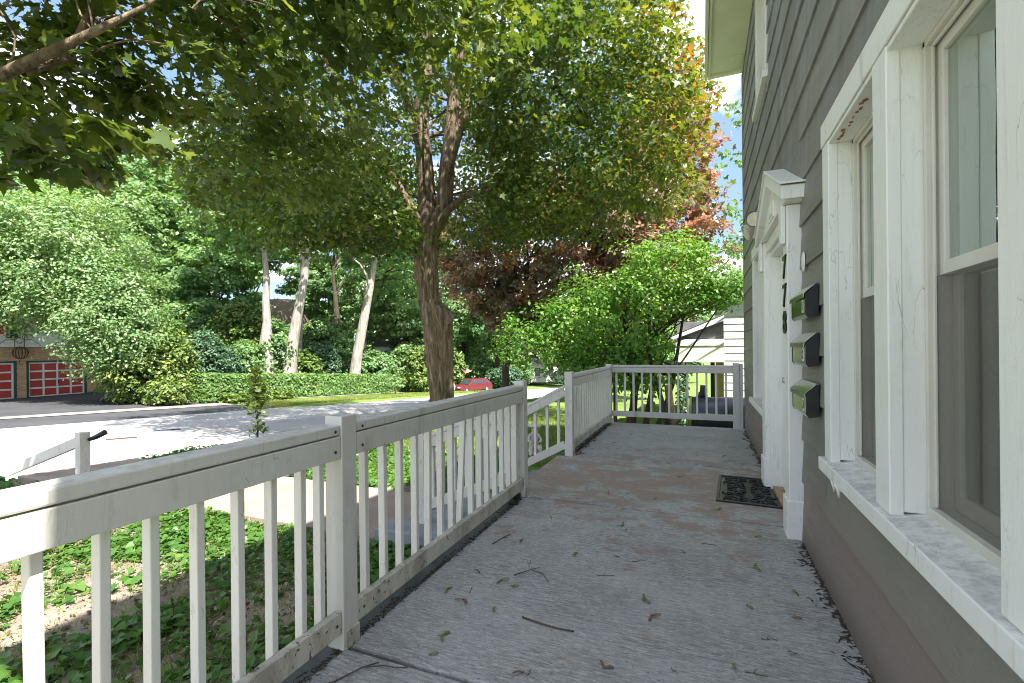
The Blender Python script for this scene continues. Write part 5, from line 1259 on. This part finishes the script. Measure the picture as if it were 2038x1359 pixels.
# wrought iron ball ornament
iv = thing('iron_ornament', 'rusty wrought iron ball ornament on the garage brickwork', 'ornament', (gx+.1, 15.02, 1.25))
mb = MB()
for k in range(7):
    a = k*PI/7; mb.tube([(gx+.32+.36*math.cos(q)*math.cos(a)*.5, 15.02+.36*math.cos(q)*math.sin(a)+.0, 1.22+.36*math.sin(q)) for q in [j*2*PI/16 for j in range(17)]], .018, 4)
mb.build('ball', M['twigm'], iv)
mb = MB()
for s in (-1, 1):
    mb.tube([(gx+.24, 15.02+s*f*1.9, 1.75+.28*math.sin(f*7)) for f in [j/14 for j in range(15)]], .014, 4)
    mb.tube([(gx+.24, 15.02+s*(.3+.3*math.cos(f*8)*(1-f)), 2.1+.3*math.sin(f*8)*(1-f)) for f in [j/14 for j in range(15)]], .014, 4)
mb.tube([(gx+.24, 15.02, .8), (gx+.24, 14.98, .55), (gx+.24, 15.15, .5)], .02, 4)
mb.tube([(gx+.24, 14.8, 1.5), (gx+.24, 14.8, 2.7)], .014, 4); mb.tube([(gx+.24, 15.24, 1.5), (gx+.24, 15.24, 2.7)], .014, 4)
mb.build('scroll', M['twigm'], iv)

def far_house(name, label, px0, px1, D, zb, ze, zr, wallm, roofm, depth=7, windows=(), gable=False):
    a = Vector((*P2(px0, D), 0)); b = Vector((*P2(px1, D), 0)); L = (b-a).length; ang = math.atan2((b-a).y, (b-a).x)
    t = thing(name, label, 'house', (a.x, a.y, zb), ang)
    def bb(mb, n, m): return link(n, mb.mesh(n, m), None, t)
    h = ze-zb; H = zr-zb
    if gable:
        bb(MB().prism([(0, 0), (L, 0), (L, h), (L/2, H-.1), (0, h)], 'y', 0, depth), 'wall', wallm)
        rf = MB(); rf.prism([(-.3, h-.15), (L/2, H), (L/2, H+.15), (-.3, h)], 'y', -.3, depth+.3); rf.prism([(L+.3, h), (L/2, H+.15), (L/2, H), (L+.3, h-.15)], 'y', -.3, depth+.3)
        bb(rf, 'roof', roofm)
    else:
        bb(MB().box(0, L, 0, depth, 0, h), 'wall', wallm)
        rf = MB().add([(-.4, -.4, h), (L+.4, -.4, h), (L+.4, depth+.4, h), (-.4, depth+.4, h), (-.1, depth/2, H), (L+.1, depth/2, H)], [(0,1,5,4),(2,3,4,5),(1,2,5),(3,0,4),(3,2,1,0)])
        bb(rf, 'roof', roofm)
    for (x0, x1, z0, z1) in windows:
        q = bb(MB().box(x0-.08, x1+.08, -.05, .02, z0-.08, z1+.08), 'window', M['doorwhite']); 
        p_ = link('pane', MB().box(x0, x1, -.065, -.052, z0, z1).mesh('pane', M['carglass']), None, q)
    return t
far_house('far_house', 'brown roofed house half hidden behind trees on the hill', 318, 545, 48, 0, 4.3, 6.9, M['claps'], M['roofbrown'], 8, ((1.2, 2.2, 1.4, 2.8), (4, 5, 1.4, 2.8), (7.5, 8.5, 1.4, 2.8)))
far_house('far_house', 'small white gabled attic with louvre above the bushes', 238, 288, 44, 1, 5.25, 6.6, M['claps'], M['roofbrown'], 5, ((1.0, 1.3, 4.2, 4.9),), True)
far_house('far_house', 'pale house glimpsed through trees right of the tilted trunk', 745, 850, 62, -1.5, 1.6, 3.6, M['claps'], M['roof'], 8, ((1.5, 2.6, .9, 2.0), (4.2, 5.2, .9, 2.0)))
far_house('far_house', 'white house with porch at the end of the street', 1052, 1125, 76, -4.3, -1.2, 1.2, M['claps'], M['roof'], 8, ((1.0, 1.8, 1.0, 2.3), (3.2, 4.0, .9, 2.4)))
# neighbour's house on the right
nb_ = thing('neighbour_house', 'white clapboard house with small gabled porch past the railing', 'house', (3, 14, -.95))
def np_(mb, n, m, b=0): return mb.build(n, m, nb_, b)
ny = 12.6
for k in range(22):
    z0 = -1.1+.178*k
    if z0 > 2.6: break
    mb = MB(); mb.add([(.50, ny-.02, z0), (8, ny-.02, z0), (8, ny-.004, z0+.20), (.50, ny-.004, z0+.20), (.50, ny+.03, z0), (8, ny+.03, z0), (.50, ny+.03, z0+.2), (8, ny+.03, z0+.2)], [(0,1,2,3),(0,4,5,1),(3,6,4,0),(2,7,6,3),(1,5,7,2)])
    np_(mb, 'clapboard', M['claps'])
np_(MB().box(.52, 8, ny+.035, 21, -1.2, 2.72), 'wall', M['claps'])
np_(MB().box(.15, 8.2, ny-.32, 21, 2.66, 2.80), 'cornice', M['doorwhite'], .01)
np_(MB().add([(.12, ny-.36, 2.81), (8.3, ny-.36, 2.81), (8.3, 21.3, 2.81), (.12, 21.3, 2.81), (3.6, 15.2, 4.6), (4.4, 18, 4.6)], [(0,1,4),(1,2,5,4),(2,3,5),(3,0,4,5)]), 'roof', M['roof'])
yp = 12.0
np_(MB().box(-.80, .488, yp, yp+.10, 1.22, 1.375), 'porch_fascia', M['doorwhite'], .005)
np_(MB().prism([(-.90, 1.24), (-.90, 1.345), (.488, 1.93), (.488, 1.80), (-.62, 1.378), (-.82, 1.24)], 'y', yp-.05, yp-.002), 'raking_board', M['doorwhite'], .005)
np_(MB().box(-.55, .48, yp+.105, yp+.13, 1.22, 1.80), 'gable_panel', M['roof'])
np_(MB().prism([(-.94, 1.365), (.488, 1.97), (.488, 1.945), (-.94, 1.348)], 'y', yp-.06, yp+2.6), 'porch_roof', M['roof'])
np_(MB().box(-.60, .49, yp+.02, yp+.12, .86, 1.21), 'porch_beam', M['soffit'], .005)
np_(MB().box(-.60, .49, yp+.0, yp+.14, .83, .858), 'beam_moulding', M['doorwhite'], .004)
np_(MB().box(.33, .49, yp+.9, yp+1.0, -1.0, .85), 'ochre_post', M['tanwood'], .004)
np_(MB().box(.20, .30, yp+.9, yp+1.0, -1.0, .85), 'dark_frame', M['blackmetal'], .004)
ip = MB(); 
for dx in (0, .16): ip.tube([(-.52+dx, yp+.05, -1.0), (-.52+dx, yp+.05, .83)], .014, 5)
for k in range(12):
    z = -.95+.15*k; ip.tube([(-.52, yp+.05, z), (-.44, yp+.05, z+.075), (-.36, yp+.05, z), (-.44, yp+.05, z-.075), (-.52, yp+.05, z)], .008, 4)
np_(ip, 'iron_porch_post', M['blackmetal'])
crown((-.44, yp+.0, -.1), (.16, .14, .9), 420, .09, 'oval', M['l_dark'], 640, rc=.1, per=12, inner=.2, parent=(tv := thing('climbing_vine', 'dark vine climbing the iron post of the neighbouring porch', 'vine', (-.44, yp, -.95))), name='foliage')

# ------------------------------------------------------------------ parked cars and flag
def car(label, x, y, z, rz, body):
    t = thing('parked_car', label, 'car', (x, y, z), rz, 'cars parked along the far kerb')
    def bb(mb, n, m, p=t, bev=0): return bl(mb, n, m, p, bev)
    prof = [(-2.25, .35), (-2.28, .75), (-2.1, .92), (-1.1, 1.02), (-.45, 1.50), (.3, 1.58), (1.5, 1.52), (2.1, 1.02), (2.25, .8), (2.22, .35)]
    b = MB()
    lower = [(-2.25, .35), (-2.28, .75), (-2.1, .92), (-1.1, 1.0), (2.1, 1.02), (2.25, .8), (2.22, .35)]
    b.prism(lower[::-1], 'y', -.88, .88); bb(b, 'body', body, t, .05)
    roof = MB(); roof.add([(-1.1, -.82, 1.0), (-1.1, .82, 1.0), (2.05, .82, 1.02), (2.05, -.82, 1.02), (-.45, -.68, 1.52), (-.45, .68, 1.52), (1.55, .68, 1.54), (1.55, -.68, 1.54)], [(0,4,5,1),(4,7,6,5),(7,3,2,6),(0,3,7,4),(1,5,6,2)])
    cb = bb(roof, 'cabin', body, t, .03)
    g = MB(); g.add([(-1.06, -.72, 1.04), (-1.06, .72, 1.04), (-.50, .62, 1.48), (-.50, -.62, 1.48)], [(0,1,2,3)]); g.v = [(v[0]-.02, v[1], v[2]+.01) for v in g.v]; bb(g, 'windscreen', M['carglass'])
    for s in (-1, 1):
        for (a, c) in ((-.75, .0), (.08, .85), (.93, 1.6)):
            w0 = MB(); w0.add([(a, s*.825, 1.05), (c, s*.825, 1.05), (c-.05 if c < 1.5 else 1.4, s*.715, 1.44), (a+.15 if a > -.7 else -.38, s*.715, 1.44)], [(0,1,2,3)]); w0.v = [(v[0], v[1]+s*.012, v[2]) for v in w0.v]; bb(w0, 'side_window', M['carglass'])
        for xx in (-1.4, 1.4):
            wh = bb(MB().lathe([(0, -.10), (.2, -.10), (.33, -.09), (.34, 0), (.33, .09), (0, .10)], (xx, s*.82, .34), 18, 'y'), 'wheel', M['tyre'])
            link('rim', MB().lathe([(0, -.11), (.19, -.112), (.2, 0), (.19, .112), (0, .11)], (xx, s*.83, .34), 14, 'y').mesh('rim', M['silver']), None, wh)
        bb(MB().box(-2.30, -2.15, s*.62-.2, s*.62+.2, .66, .82), 'headlight', M['white'], t, .02)
    bb(MB().box(-2.30, -2.24, -.35, .35, .5, .75), 'grille', M['blackmetal'])
    return t
car('red estate car parked across the road right of the maple', *P2(938, 50), -3.50, math.radians(68), M['carred'])
car('silver car front showing left of the maple trunk', *P2(862, 47), -3.35, math.radians(75), M['carsilver'])
fx, fy = P2(916, 54)
t = thing('flag', 'red and white striped flag hanging on a sloping pole', 'flag', (fx, fy, -.3))
MB().tube([(fx-.9, fy, -.2), (fx+.2, fy, .9)], .025, 6).build('pole', M['white'], t)
fl = MB(); nn = 8
fl.add([(.18*k+.05*math.sin(k), .06*math.sin(k*1.3), -.22*k-.0) for k in range(nn)]+[(.18*k+.75+.04*math.sin(k), .06*math.sin(k*1.1+1), -.22*k+.25) for k in range(nn)], [(k, k+1, nn+k+1, nn+k) for k in range(nn-1)], True)
o = link('cloth', fl.mesh('cloth', M['flag']), None, t); o.location = (-.7, 0, .2)
